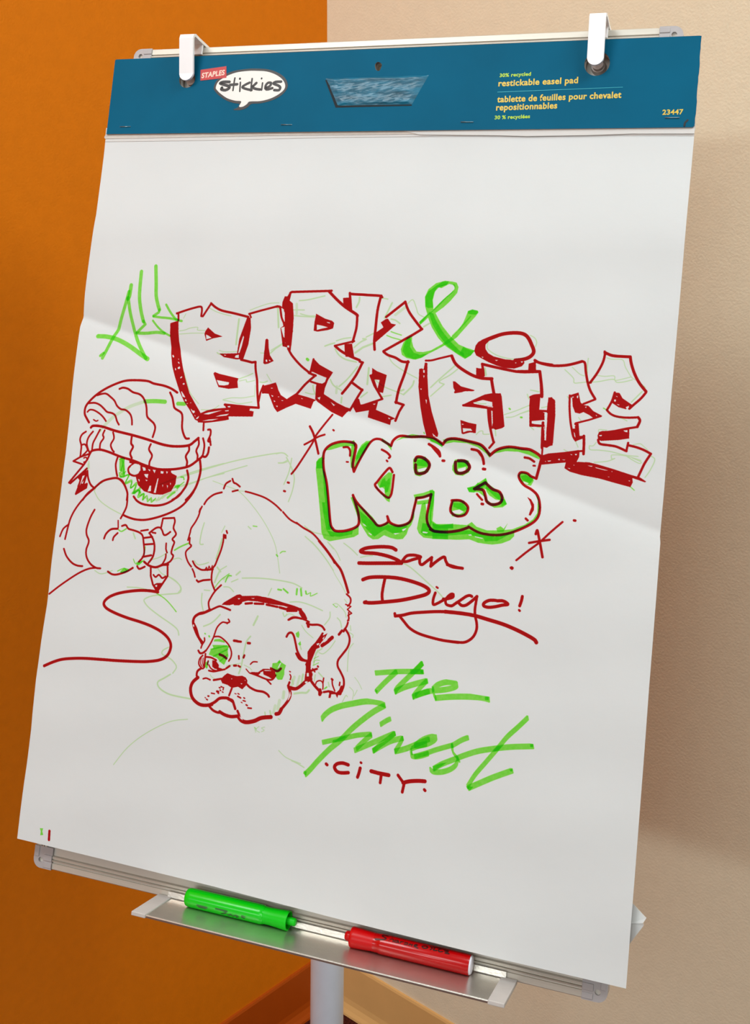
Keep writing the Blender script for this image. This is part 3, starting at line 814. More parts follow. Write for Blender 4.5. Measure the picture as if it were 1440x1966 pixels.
rf 0 1928,-120 1965,-138 1999,-185 2003,-234 1976,-290 1959,-285 1977,-206 1957,-159
r 17.5 1935,-322 1954,-337
rf 0 952,293 1019,263 1056,188 1029,191 979,249
r 15.3 2278,-319 2180,-421 2083,-529 1973,-629 1882,-717
r 19.2 2042,-455 2053,-420 2073,-481 2095,-557 2123,-661
r 17.2 1987,-544 2072,-520 2175,-495
r 19.0 2382,-293 2393,-294
r 21.1 1839,-793 1851,-793
r 27.8 702,-751 656,-733 574,-734 477,-748 389,-770 342,-802 384,-813 499,-808 615,-818 707,-839 770,-866
r 28.3 337,-919 427,-911 589,-892 770,-871
r 23.0 776,-850 816,-796 879,-781 943,-785 952,-796 883,-823 821,-849 777,-852
r 22.8 948,-796 953,-849 978,-861 1019,-826 1067,-783
R 21.2 1067,-783 1064,-867
r 22.7 1064,-867 1106,-824 1158,-780 1192,-765 1206,-797 1233,-832 1282,-849 1337,-851 1368,-850
l 9.6 161,-744 241,-790 314,-844
l 9.4 348,-862 412,-842 469,-831
l 10.8 778,-865 858,-898 960,-963 1071,-1041 1156,-1098 1217,-1151
r 28.2 394,-1074 465,-1044 602,-1024 748,-1018 887,-1032 1009,-1059 1069,-1094 1049,-1134 942,-1178 787,-1227 629,-1262 509,-1285 436,-1290
R 23.4 435,-1287 451,-1281
r 23.2 618,-1034 608,-1119 605,-1196 615,-1249
r 21.1 1134,-1112 1120,-1171 1125,-1223 1167,-1206 1226,-1165
r 15.1 1140,-1056 1153,-1063
r 20.9 1217,-1159 1256,-1154 1309,-1132 1306,-1103 1276,-1114 1242,-1163 1254,-1207 1309,-1211 1352,-1175
r 23.6 1408,-1269 1346,-1270 1191,-1282 1035,-1308 918,-1332 834,-1362 763,-1379
R 21.4 753,-1357 759,-1381
r 21.3 803,-1374 856,-1423 918,-1476 1017,-1515 1177,-1539 1295,-1546 1403,-1544
r 23.2 1225,-833 1276,-841 1327,-849 1376,-851
r 19.0 1263,-1147 1296,-1126 1306,-1115 1312,-1104 1291,-1110 1263,-1151
r 21.7 1269,-1212 1305,-1214 1338,-1189 1397,-1141 1436,-1109 1470,-1095 1492,-1102
r 22.9 1372,-1178 1403,-1198 1444,-1189 1490,-1150 1541,-1096
r 20.1 1541,-1096 1536,-1158 1533,-1219 1541,-1279 1560,-1337 1566,-1397 1547,-1460 1509,-1506 1456,-1536 1386,-1543 1302,-1544
r 23.8 1723,-1110 1661,-1118 1615,-1148 1615,-1175 1660,-1182 1722,-1169 1789,-1146 1839,-1133 1820,-1115 1785,-1106 1737,-1112
r 22.2 1969,-1043 1964,-1084 1952,-1132
r 16.9 1950,-1171 1957,-1177
r 23.8 1845,-792 1848,-796
r 28.4 1247,-1276 1318,-1273 1417,-1271 1537,-1276 1657,-1294 1804,-1318 1924,-1349 2036,-1387 2113,-1420 2135,-1444
c 9,-32 622,-1941 815,-1901 954,-1879 1088,-1862
c 15,-33 829,-1899 749,-1987 690,-2057 649,-2110
c 16,-31 1073,-1785 1000,-1875 917,-1971 851,-2051 836,-2089
c 11,-37 836,-2084 924,-2031 1040,-1979 1138,-1940
c 12,-31 1133,-1941 1080,-2008 1032,-2077 1017,-2110
c 11,-36 1017,-2105 1087,-2069 1166,-2031
c 13,-38 747,-2226 660,-2211 546,-2223 415,-2264 303,-2304 211,-2354 149,-2413 124,-2453
c 15,-38 743,-2231 642,-2304 545,-2391 440,-2497 337,-2621 231,-2728 128,-2852 61,-2944 13,-3001
c 9,-30 157,-2673 270,-2632 373,-2597 503,-2549 639,-2516
c 12,-33 640,-2527 575,-2591 506,-2673
c 11,-35 489,-2694 607,-2626 724,-2557 805,-2509 872,-2471
c 12,-29 872,-2471 799,-2545 729,-2610 678,-2667
c 11,-35 673,-2668 757,-2605 846,-2546 954,-2502
c 10,-31 954,-2502 932,-2558 892,-2635
c 9,-37 892,-2637 1000,-2591 1115,-2524 1211,-2468
c 10,-30 815,-2344 772,-2372 724,-2411
gf 0 1044,-2566 1087,-2524 1195,-2488 1199,-2540 1102,-2583 1057,-2608 1070,-2641 1052,-2644
c 8,-33 1048,-2601 1057,-2651 1126,-2644 1214,-2603
gf 0 632,-2093 662,-2102 651,-2130 630,-2111
gf 0 -5,-2973 22,-2970 24,-3004 15,-3014 -10,-2996
gf 0 260,-2634 371,-2580 391,-2585 291,-2651 253,-2657
r 26.4 437,-2840 379,-2833 323,-2851 302,-2885 331,-2920 380,-2925 446,-2912
r 24.5 561,-2850 554,-2896 544,-2937
r 17.5 561,-2797 567,-2800
r 23.2 214,-2869 225,-2876
r 29.6 674,-2859 755,-2865 849,-2866
r 22.5 776,-2884 774,-2949
r 22.3 941,-2850 1004,-2913
r 29.0 999,-2910 1057,-2887 1139,-2868 1207,-2860
r 22.2 1009,-2917 999,-2996
r 21.9 1210,-2936 1218,-2943
l 10.9 -143,-2898 -81,-2914 -9,-2940
c 16,-31 1074,-1785 1041,-1829 1017,-1859
c 8,-30 972,-1879 1082,-1863
gf 0 1063,-1854 1092,-1848 1091,-1877 1067,-1878
c 11,-36 1042,-2089 1122,-2050 1197,-2022
c 9,-36 1200,-2008 1241,-1963 1311,-1929 1383,-1918 1430,-1931 1406,-1960 1318,-1995 1220,-2018
c 10,-29 1204,-2003 1214,-2050 1236,-2085
c 7,-38 1236,-2085 1370,-2054 1522,-2029 1665,-2016 1744,-2022
gf 0 1703,-2002 1739,-1998 1742,-2030 1706,-2032
c 8,-35 1079,-2551 1148,-2487 1218,-2450 1276,-2436 1266,-2468 1205,-2513 1125,-2544 1079,-2551
c 8,-30 1089,-2650 1195,-2602 1301,-2549 1441,-2487
c 10,-31 1581,-2395 1525,-2426 1466,-2470 1437,-2492
c 10,-20 1437,-2492 1451,-2550 1496,-2594 1516,-2617
c 8,-33 1500,-2598 1492,-2655 1443,-2707 1365,-2746 1284,-2760 1250,-2745
c 10,-34 1281,-2731 1358,-2674 1470,-2612 1573,-2555 1685,-2502 1814,-2460 1986,-2414 2187,-2375
c 9,-32 2117,-2130 2039,-2223 1943,-2332 1866,-2447 1772,-2582 1678,-2717 1617,-2835
c 12,-35 1628,-2846 1737,-2779 1855,-2708 2018,-2621
gf 0 1270,-2711 1339,-2673 1401,-2654 1325,-2719 1283,-2752
gf 0 1828,-2470 1864,-2426 1899,-2424 1876,-2462 1834,-2482
gf 0 1991,-2617 2019,-2604 2021,-2628 2006,-2631
gf 0 2159,-2360 2189,-2356 2188,-2385 2162,-2385
gf 0 1604,-2833 1635,-2831 1671,-2829 1643,-2868 1609,-2845
gf 0 -2880,-4057 -2840,-4052 -2846,-4083 -2830,-4117 -2865,-4127 -2863,-4087
r 21.9 -2760,-4064 -2754,-4152
l 8.3 -2099,-3270 -1958,-3072 -1765,-2898 -1512,-2741 -1310,-2683
l 7.6 -290,-2825 -200,-2880 -48,-2910
l 6.7 -574,-2644 -551,-2691
l 6.7 -525,-2631 -554,-2666 -513,-2685
l 6.7 -463,-2626 -495,-2641 -465,-2657 -491,-2676
l 11.0 -545,-226 -502,-91 -489,43
r 19.9 -1881,627 -1959,665 -2051,690 -2172,705 -2250,727 -2385,728 -2519,714 -2635,672 -2748,614 -2845,547 -2926,467 -2970,397 -2970,323 -2935,271 -2903,233
r 14.8 -2939,345 -2912,370 -2858,368 -2784,336 -2732,299 -2696,262
r 11.8 -2850,266 -2817,253 -2796,262
r 16.3 -2937,440 -2862,449 -2798,432 -2739,393 -2696,362 -2634,353 -2592,330 -2561,272 -2532,236
r 16.3 -2843,534 -2785,554 -2732,557 -2674,525 -2623,488 -2585,437 -2535,405 -2474,398 -2416,362 -2386,311 -2373,248
r 17.6 -2581,621 -2538,637 -2476,628 -2411,596 -2334,581 -2285,551 -2248,500 -2225,442 -2205,351 -2162,314 -2112,278 -2089,227 -2104,134
r 18.5 -1965,621 -1931,568 -1908,504 -1887,459 -1808,419 -1784,368 -1770,251 -1719,157 -1675,152
r 22.3 -2870,179 -2840,200 -2732,199 -2559,165 -2343,135 -2159,103 -1975,65 -1828,57 -1671,79 -1606,127 -1565,165
r 20.6 -2834,-100 -2811,-69 -2721,-51 -2612,-66 -2454,-106 -2300,-133 -2146,-172 -1995,-198 -1850,-189 -1737,-169 -1627,-133 -1536,-61 -1504,-33
r 16.4 -2924,130 -2969,93 -2984,38 -2957,-27 -2952,-107 -2952,-141
r 16.3 -2837,137 -2881,73 -2893,5 -2866,-60 -2846,-88
r 16.3 -2754,163 -2789,80 -2816,11 -2816,-56
r 16.2 -2695,161 -2710,113 -2694,77 -2725,18 -2722,-48
r 16.1 -2589,147 -2568,84 -2595,15 -2571,-36 -2544,-60
r 18.9 -2355,121 -2351,48 -2322,11 -2345,-57 -2319,-108
r 17.2 -2114,57 -2127,0 -2081,-62 -2100,-129 -2099,-168
r 18.2 -1663,75 -1656,26 -1684,-35 -1661,-91 -1662,-137
r 16.7 -1565,163 -1551,99 -1571,33 -1549,-17 -1547,-69
r 16.7 -1511,167 -1487,104 -1485,40 -1489,-6
r 19.3 -1429,77 -1432,18 -1456,-22 -1496,-19
r 16.8 -1526,322 -1520,251
r 16.7 -1467,261 -1438,261 -1431,212 -1450,146 -1421,138
r 16.6 -1433,173 -1413,104
R 17.7 -2834,-100 -2857,-166 -2895,-230 -3054,-437 -3035,-442 -2885,-302 -2851,-266 -2871,-287 -2954,-550 -2832,-470 -2829,-430 -2873,-454 -2849,-339 -2883,-315 -2933,-466
R 16.1 -2895,-230 -3031,-201 -2946,-147 -2836,-104
r 14.9 -2958,-20 -2913,-10 -2874,-61 -2885,-88 -2925,-132
r 11.8 -2905,-157 -2876,-148 -2863,-180 -2899,-203
rf 0 -2858,-266 -2839,-351 -2899,-430 -2827,-450 -2958,-555 -2926,-399 -2953,-375
wf 0 -2894,-349 -2864,-340 -2918,-464
r 17.4 -2840,-291 -2822,-363 -2783,-432 -2732,-467
r 18.6 -2732,-467 -2643,-387 -2541,-348 -2459,-337 -2395,-371 -2350,-426 -2320,-488 -2319,-555
r 18.6 -2732,-467 -2809,-534 -2861,-606
r 17.3 -2490,-116 -2502,-189 -2484,-267 -2467,-312
gf 0 -2466,-127 -2407,-122 -2381,-245 -2400,-273 -2448,-251
g 14.2 -2445,-277 -2424,-321 -2385,-271 -2387,-311
g 11.5 -2465,-133 -2407,-122 -2430,-275 -2372,-257 -2433,-308 -2394,-318 -2323,-286 -2357,-374 -2286,-341 -2290,-427 -2224,-362 -2239,-481 -2173,-409 -2190,-515 -2121,-470 -2127,-536
g 19.6 -2254,-475 -2200,-438 -2167,-461
rf 0 -2345,-130 -2270,-137 -2054,-197 -1836,-190 -1832,-222 -1763,-249 -1766,-333 -1806,-414 -1902,-459 -2004,-465 -2125,-444 -2206,-386 -2244,-298 -2197,-229 -2204,-177 -2310,-166 -2341,-162
r 17.1 -2274,-157 -2341,-215 -2325,-273 -2263,-293 -2213,-276
wf 0 -2273,-163 -2220,-168 -2199,-216 -2215,-263 -2273,-275 -2322,-240 -2314,-193
wf 0 -2180,-191 -2143,-195 -2131,-223 -2160,-232
wf 0 -2111,-208 -2081,-212 -2082,-232
wf 0 -2052,-209 -2015,-210 -2025,-246
wf 0 -1956,-214 -1919,-217 -1924,-241 -1953,-240
wf 0 -1894,-212 -1869,-215 -1880,-240
wf 0 -1833,-210 -1781,-218 -1771,-243 -1816,-231
wf 0 -2148,-264 -2097,-259 -2101,-305 -2130,-291
wf 0 -2126,-320 -2096,-324 -2109,-338
wf 0 -2214,-322 -2192,-326 -2193,-352
wf 0 -2066,-380 -2048,-378 -2044,-436 -2083,-443
wf 0 -1982,-294 -1971,-293 -1984,-450 -2009,-449
wf 0 -1919,-357 -1908,-356 -1909,-385
wf 0 -1865,-355 -1850,-360 -1853,-393
wf 0 -1832,-326 -1820,-331 -1821,-357
l 12.5 -1945,-356 -1753,-267 -1563,-186 -1372,-118 -1236,-74
l 11.0 -1824,-392 -1616,-326 -1414,-237 -1224,-175
g 13.7 -1711,-257 -1682,-258 -1673,-279
g 10.9 -1669,-305 -1721,-348 -1769,-372
g 19.2 -1763,-358 -1721,-348 -1739,-376
r 19.2 -1649,-183 -1625,-256 -1637,-334 -1666,-388 -1714,-457 -1780,-503
r 20.6 -1514,-66 -1495,-154 -1501,-244 -1528,-349 -1574,-431 -1623,-488
l 32.4 -2704,214 -2626,300 -2531,374 -2420,442 -2278,498
g 40.3 -2249,507 -2131,518 -2013,519
g 36.8 -1857,510 -1777,513
l 14.7 -2718,206 -2746,144
l 20.5 -2838,-191 -2826,-257
g 11.4 -2436,-120 -2386,-284 -2421,-322 -2332,-291 -2360,-386 -2284,-356 -2289,-425 -2228,-385 -2255,-480 -2182,-438 -2175,-495 -2126,-468 -2130,-537 -2084,-487 -2070,-548 -2030,-504 -2024,-550 -1978,-505
l 17.3 -2269,-481 -2206,-452 -2136,-492 -2040,-528 -1937,-518
l 17.1 -1937,-518 -1880,-467 -1796,-425 -1736,-397
g 19.4 -1839,-486 -1793,-442 -1764,-422
l 12.2 -1901,-498 -1867,-466
l 12.2 -1961,-532 -1941,-490
r 18.5 -2241,-511 -2193,-554 -2111,-581 -1981,-582 -1868,-557 -1772,-503 -1693,-427
r 18.0 -1546,-396 -1587,-464 -1663,-556 -1768,-627 -1913,-693 -2063,-739 -2180,-748 -2274,-735 -2343,-716
r 16.3 -2472,-336 -2403,-355 -2348,-425 -2319,-497 -2312,-600 -2324,-659 -2367,-755
r 16.4 -2725,-465 -2834,-569 -2927,-695 -2979,-806 -2998,-901 -3015,-1043
r 15.4 -2994,-883 -3054,-936 -3083,-1021
r 12.5 -2394,-781 -2383,-855
r 16.5 -2698,-696 -2737,-781 -2766,-900 -2756,-969 -2719,-1035 -2738,-1129 -2720,-1208 -2664,-1271 -2593,-1303 -2540,-1303
r 16.5 -3013,-1148 -2967,-1224 -2891,-1285 -2820,-1306 -2760,-1305
r 17.4 -2388,-867 -2466,-881 -2519,-932 -2538,-986
r 16.1 -2382,-912 -2422,-957 -2430,-992
r 16.2 -2340,-833 -2295,-819 -2258,-853 -2190,-864 -2122,-879 -2079,-909 -2056,-986 -2038,-1075 -2051,-1133 -2090,-1183
r 14.7 -2105,-860 -2023,-840
r 15.8 -2005,-873 -1935,-814 -1885,-803 -1856,-829 -1831,-871 -1799,-868 -1758,-835
r 14.6 -1968,-863 -1929,-865
r 17.0 -1991,-883 -1945,-940 -1922,-1017 -1930,-1108 -1974,-1181
R 15.8 -2057,-929 -1962,-908
R 15.8 -2041,-996 -1940,-979
R 16.9 -2051,-1127 -1951,-1099
R 15.8 -1872,-808 -1863,-705 -1732,-686
r 15.7 -1732,-686 -1719,-724 -1726,-792 -1688,-851 -1724,-905 -1698,-936 -1713,-994 -1719,-1051 -1694,-1076 -1716,-1129 -1763,-1168
r 14.4 -1790,-957 -1787,-1013 -1770,-1051
r 14.3 -1781,-1069 -1782,-1114 -1813,-1180
r 19.2 -2026,-1176 -1964,-1208 -1886,-1216 -1812,-1185 -1763,-1168
r 16.9 -2104,-1230 -2075,-1255 -2014,-1225
R 16.7 -1943,-1217 -1932,-1312 -1895,-1397 -1835,-1463
R 16.6 -1751,-1156 -1736,-1289 -1835,-1463
R 19.0 -1819,-1184 -1743,-1172
r 14.3 -1902,-1297 -1873,-1316 -1838,-1289 -1796,-1318 -1760,-1297
rf 0 -1888,-1399 -1853,-1376 -1790,-1368 -1835,-1463
wf 0 -1869,-1400 -1844,-1394 -1845,-1416 -1860,-1416
r 17.1 -2445,-1326 -2389,-1348 -2324,-1341 -2225,-1301 -2153,-1253
r 15.2 -3124,-1644 -2991,-1529 -2808,-1392 -2684,-1325 -2593,-1303
g 11.0 -2329,-1307 -2255,-1270 -2225,-1301 -2288,-1319
gf 0 -2302,-1315 -2256,-1264 -2203,-1270 -2188,-1285 -2249,-1315
l 9.9 -2603,-1333 -2533,-1359 -2456,-1339 -2394,-1309
gf 0 -2121,-1192 -2022,-1153 -2080,-1216 -2104,-1224
g 9.7 -2158,-1162 -2119,-1209 -2046,-1172
l 9.6 -1946,-1144 -1859,-1112 -1764,-1050
g 14.2 -1685,-1016 -1620,-973 -1536,-930
g 12.4 -2374,-877 -2338,-890 -2284,-856
l 14.8 -2193,-892 -2163,-946
g 9.7 -2032,-1018 -2035,-1103
l 10.1 -2727,-501 -2701,-440 -2639,-399
l 10.1 -2727,-501 -2655,-587 -2525,-656 -2371,-710
l 15.5 -2839,-218 -2837,-277
l 9.5 -1859,-1224 -1802,-1274 -1683,-1305 -1601,-1351 -1569,-1403 -1590,-1439
l 9.5 -1705,-1117 -1631,-1092 -1592,-1104
r 24.3 -1826,-1466 -1928,-1465 -2058,-1478 -2214,-1513 -2327,-1552 -2408,-1601 -2444,-1657 -2406,-1704 -2296,-1741 -2143,-1772 -1978,-1795 -1844,-1822 -1723,-1863 -1636,-1920 -1598,-1990 -1621,-2081 -1698,-2142 -1837,-2180 -1979,-2200 -2196,-2222 -2402,-2238 -2580,-2253 -2729,-2274 -2862,-2303 -2964,-2344 -3072,-2401
g 10.8 -1838,-1482 -1746,-1519 -1666,-1572 -1587,-1638
l 11.0 -2193,-1459 -2062,-1450 -1929,-1459
l 12.1 -1733,-1289 -1642,-1329 -1579,-1372 -1562,-1414 -1590,-1449 -1723,-1476 -1878,-1510 -1966,-1553 -1968,-1585 -1901,-1640 -1760,-1710 -1606,-1778 -1543,-1820 -1523,-1867
l 11.8 -1624,-2006 -1683,-2046 -1685,-2083 -1618,-2105 -1557,-2134 -1507,-2189 -1540,-2256
l 14.4 -1566,-2272 -1631,-2319 -1696,-2366 -1682,-2414 -1612,-2453 -1509,-2474 -1297,-2479
r 15.3 -1207,-331 -1189,-279 -1143,-246
r 15.3 -1122,-222 -1102,-259 -1073,-268 -1029,-294
r 14.1 -1106,-351 -1047,-332
r 15.5 -1407,-512 -1377,-459 -1310,-402 -1224,-371
r 14.3 -1429,-537 -1452,-596 -1444,-561 -1453,-629 -1481,-700 -1521,-771 -1528,-817 -1543,-897
r 14.2 -1523,-872 -1520,-928 -1498,-954 -1548,-1009 -1549,-1054 -1517,-1118 -1474,-1163
r 14.0 -1459,-1184 -1436,-1220 -1419,-1262
r 15.2 -1462,-1106 -1425,-1152 -1366,-1178 -1322,-1179 -1224,-1162
R 9.3 -1316,-1178 -1300,-1149 -1284,-1180 -1271,-1134 -1248,-1170 -1235,-1125
R 16.3 -1396,-1293 -1376,-1307 -1322,-1284 -1249,-1270
r 15.2 -1118,-757 -1107,-778
rf 0 -1144,-793 -1113,-795 -1108,-839 -1139,-837
r 15.2 -1144,-799 -1141,-865 -1155,-955 -1186,-1058 -1205,-1116 -1226,-1151 -1232,-1229 -1221,-1294 -1181,-1367
r 14.9 -1114,-1309 -1174,-1377 -1214,-1448 -1232,-1505 -1209,-1579
r 16.2 -1380,-1694 -1350,-1641 -1279,-1616 -1209,-1579 -1163,-1551 -1105,-1522 -1056,-1527 -980,-1544
r 14.0 -960,-338 -873,-350 -736,-381 -621,-436 -542,-492
r 13.7 -523,-503 -437,-571 -337,-610
r 14.7 -362,-596 -287,-637 -176,-685 -73,-771 17,-858 83,-947
rf 0 -1062,-1478 -927,-1385 -892,-1375 -866,-1388 -699,-1365 -555,-1372 -409,-1397 -289,-1414 -217,-1431 -164,-1478 -136,-1522 -158,-1534 -198,-1493 -249,-1451 -405,-1428 -535,-1429 -692,-1421 -800,-1427 -905,-1464 -998,-1498 -1083,-1503
wf 0 -917,-1417 -881,-1412 -897,-1428
wf 0 -768,-1396 -720,-1392 -743,-1402
R 18.2 -939,-1479 -891,-1473 -869,-1454
R 18.1 -820,-1459 -749,-1445
R 18.0 -719,-1446 -624,-1437
R 17.9 -588,-1440 -468,-1447
R 20.0 -444,-1449 -378,-1457
R 19.9 -358,-1471 -260,-1458
R 14.2 -223,-1475 -182,-1523
r 15.4 -330,-1557 -275,-1529 -193,-1529
r 11.4 -504,-205 -492,-206
r 11.4 -536,-293 -526,-296
l 10.9 -1754,-273 -1573,-206 -1393,-134 -1155,-49 -917,19 -680,76 -585,88 -537,62
l 9.7 -1744,-352 -1597,-310 -1323,-201 -1144,-134 -973,-73
l 10.4 -546,45 -501,-18 -452,-113 -436,-177 -447,-288 -476,-395
l 10.4 -627,-18 -574,-11 -530,7
l 7.1 -1340,-264 -1186,-301 -1046,-338 -925,-421 -773,-561 -645,-713 -555,-867 -485,-1114
l 7.0 -1046,-338 -961,-336
l 11.6 -883,-688 -850,-710
g 10.4 -830,-677 -788,-678
g 13.4 -541,-936 -528,-949
g 10.1 -502,-916 -481,-897 -448,-893
l 11.4 -887,-1211 -709,-1190 -530,-1185 -340,-1195 -231,-1230
g 15.6 -484,-1276 -448,-1278
g 15.6 -426,-1264 -375,-1296
g 17.7 -281,-1247 -280,-1300
g 17.6 -241,-1242 -227,-1304
g 15.4 -187,-1257 -178,-1282
g 8.8 -166,-1286 -133,-1266 -129,-1298 -64,-1263
l 10.0 -340,-1383 -236,-1370 -118,-1387 13,-1423
l 10.1 -271,-619 -190,-665 -83,-681 45,-689
l 10.0 -254,-721 -140,-800 -25,-905 80,-1022
l 9.9 -6,-753 58,-811
l 11.9 -1380,-701 -1398,-803 -1402,-915 -1364,-920
l 9.4 -1143,-710 -1171,-779
l 16.3 -1156,-844 -1179,-958 -1200,-1049
l 10.5 -1444,-1098 -1402,-1133 -1341,-1122 -1281,-1097
l 16.1 -1191,-1291 -1168,-1222 -1149,-1175
l 16.1 -1178,-1135 -1136,-1174
l 10.3 -1150,-1164 -1076,-1112
g 9.2 -1184,-1345 -1126,-1261 -1037,-1184
l 22.9 -1091,-1246 -1034,-1212
g 11.5 -1070,-1271 -1046,-1208 -1010,-1203
l 16.0 -957,-1186 -919,-1149
l 10.3 -1003,-1263 -934,-1227
l 10.3 -1082,-1322 -1021,-1320 -967,-1357
l 11.6 -1318,-1417 -1313,-1504 -1282,-1589
l 10.4 -1298,-1381 -1236,-1379
l 10.3 -1136,-1662 -1088,-1608
l 10.1 -555,-1274 -582,-1348
l 10.0 -402,-1498 -380,-1532 -360,-1503
l 10.1 -675,-1602 -668,-1564
r 22.2 -1205,-1570 -1260,-1603 -1317,-1622 -1367,-1661 -1380,-1711 -1363,-1762 -1318,-1835 -1271,-1890 -1253,-1914
r 18.5 -1378,-1720 -1336,-1776 -1295,-1858 -1245,-1904
wf 0 -1382,-1742 -1366,-1740 -1360,-1761 -1372,-1765
r 12.8 -1231,-1858 -1227,-1888 -1247,-1926 -1257,-1962
r 16.4 -1283,-1992 -1260,-2015 -1227,-2006 -1200,-1981
r 12.7 -1200,-1985 -1160,-1910 -1131,-1836 -1104,-1736 -1053,-1677 -1004,-1675 -972,-1662 -989,-1638
R 10.9 -998,-1683 -972,-1658
r 12.7 -1121,-1830 -1064,-1823 -1001,-1853 -947,-1898 -916,-1955 -915,-2006 -934,-2048
r 12.7 -1228,-2033 -1257,-2072 -1260,-2124 -1226,-2159 -1202,-2155 -1201,-2090 -1201,-2012
r 7.3 -1240,-2052 -1242,-2113 -1218,-2145
r 7.3 -1220,-2058 -1218,-2110 -1204,-2143
r 9.1 -1197,-2011 -1194,-2071 -1193,-2150
r 18.1 -1230,-2164 -1265,-2195 -1269,-2239 -1252,-2258
r 27.2 -1252,-2258 -1303,-2313 -1318,-2376 -1299,-2443 -1258,-2488 -1194,-2517 -1126,-2516 -1060,-2497
r 23.3 -1097,-2511 -1035,-2472 -983,-2425 -918,-2411 -889,-2411
r 21.3 -888,-2419 -843,-2425 -819,-2464 -800,-2500
rf 0 -910,-2397 -851,-2409 -811,-2455 -790,-2498 -809,-2501 -840,-2450 -886,-2428
r 19.7 -1087,-2518 -1043,-2550 -993,-2564 -954,-2562
r 26.6 -965,-2555 -904,-2576 -836,-2582 -771,-2568
r 19.3 -773,-2517 -749,-2556 -750,-2581
r 31.5 -757,-2570 -719,-2602 -661,-2610 -579,-2584 -509,-2544 -409,-2520
wf 0 -748,-2564 -713,-2580 -702,-2599 -731,-2587
r 29.2 -358,-2482 -327,-2469 -309,-2428
r 22.3 -309,-2428 -270,-2372 -239,-2317 -232,-2265 -252,-2218 -264,-2194
wf 0 -238,-2241 -225,-2281 -239,-2321 -255,-2340 -246,-2301
r 17.3 -255,-2159 -264,-2194 -258,-2210
r 24.1 -258,-2210 -215,-2217 -170,-2206 -128,-2170 -87,-2126 -43,-2103
wf 0 -90,-2135 -59,-2126 -66,-2144 -88,-2151
R 8.6 -267,-2055 -257,-2058
r 10.4 -259,-2084 -247,-2103 -251,-2133
r 14.5 -1188,-2043 -1134,-2041 -1073,-2059
rf 0 -1116,-2065 -1077,-2064 -1038,-2102 -1038,-2141 -1076,-2146 -1108,-2129
r 10.8 -1148,-2117 -1120,-2148 -1069,-2162 -994,-2147
r 14.4 -1141,-2173 -1087,-2174 -1031,-2157 -966,-2135
R 19.8 -1048,-2138 -1004,-2144
r 16.1 -953,-2124 -918,-2095
r 17.8 -871,-2085 -848,-2081
r 16.0 -824,-2080 -804,-2087
gf 0 -1118,-1856 -1061,-1844 -1006,-1858 -999,-1875 -1067,-1871 -1125,-1879
gf 0 -1135,-1915 -1015,-1899 -938,-1897 -962,-1935 -953,-1968 -944,-2002 -959,-2039 -981,-2094 -1023,-2073 -1066,-2036 -1162,-2015 -1148,-1969 -1117,-1943
g 12.7 -1144,-1960 -976,-1902
g 12.6 -1107,-2025 -962,-1935
g 10.8 -1033,-2066 -956,-1986
r 19.8 -1042,-1998 -1002,-2006 -963,-2026
gf 0 -1190,-2097 -1154,-2079 -1159,-2145 -1167,-2159 -1189,-2141
R 12.6 -1160,-2080 -1165,-2115
R 19.7 -901,-1840 -867,-1839
R 17.9 -867,-1842 -824,-1840
r 19.5 -746,-1843 -724,-1842
R 14.2 -831,-1982 -825,-2011
R 17.7 -770,-1969 -777,-1991
r 10.6 -694,-2046 -668,-2019 -624,-2013
r 8.8 -735,-2100 -697,-2130 -678,-2136
rf 0 -675,-2119 -604,-2113 -553,-2071 -497,-2063 -439,-2072 -419,-2082 -409,-2123 -438,-2157 -487,-2138 -541,-2125 -550,-2092 -575,-2117 -601,-2142 -658,-2142
wf 0 -576,-2109 -554,-2097 -546,-2126 -578,-2134
r 14.1 -678,-2132 -600,-2146 -542,-2159 -484,-2168 -438,-2157 -410,-2114
wf 0 -546,-2087 -523,-2078 -458,-2074 -466,-2080 -517,-2087
R 12.2 -502,-2170 -451,-2205
gf 0 -457,-2002 -411,-1991 -386,-1958 -365,-1980 -311,-2002 -324,-2051 -319,-2092 -336,-2146 -382,-2153 -414,-2123 -414,-2081 -460,-2053
wf 0 -378,-1990 -364,-1984 -382,-2034 -400,-2045
r 19.2 -469,-2055 -430,-2066 -392,-2069 -363,-2041
gf 0 -402,-1985 -385,-1970 -374,-1986 -396,-1993
rf 0 -1000,-2239 -963,-2195 -933,-2169 -883,-2179 -825,-2183 -769,-2171 -729,-2182 -706,-2209 -706,-2247 -751,-2301 -801,-2283 -866,-2305 -917,-2282 -976,-2274
wf 0 -888,-2214 -874,-2212 -877,-2225
wf 0 -778,-2245 -754,-2246 -767,-2256
wf 0 -736,-2204 -725,-2211 -734,-2217
R 16.2 -1075,-2258 -992,-2233
r 12.7 -1192,-2262 -1159,-2251 -1114,-2261
R 16.0 -865,-2309 -885,-2381
r 17.7 -706,-2247 -669,-2271 -600,-2291 -524,-2292 -474,-2310 -455,-2329
R 10.7 -1003,-2321 -993,-2324
R 10.7 -986,-2310 -971,-2312
R 10.7 -956,-2314 -958,-2336
R 10.7 -990,-2345 -983,-2348
R 17.9 -1022,-2362 -1007,-2364
R 9.0 -1010,-2378 -1000,-2380
R 8.9 -964,-2358 -954,-2361
R 10.8 -1081,-2388 -1047,-2389
R 12.6 -1115,-2422 -1105,-2422
R 7.2 -1146,-2441 -1138,-2444
R 10.8 -1127,-2455 -1115,-2460
R 7.1 -825,-2354 -810,-2356
R 8.9 -792,-2349 -777,-2354
R 12.4 -790,-2376 -756,-2387
R 10.6 -723,-2380 -712,-2384
R 10.6 -726,-2408 -702,-2411
R 7.0 -745,-2427 -733,-2431
R 12.3 -688,-2444 -675,-2449
R 12.2 -665,-2471 -628,-2469
r 14.1 -337,-1558 -294,-1528 -238,-1523 -162,-1535 -114,-1550
R 17.5 -221,-1474 -174,-1515
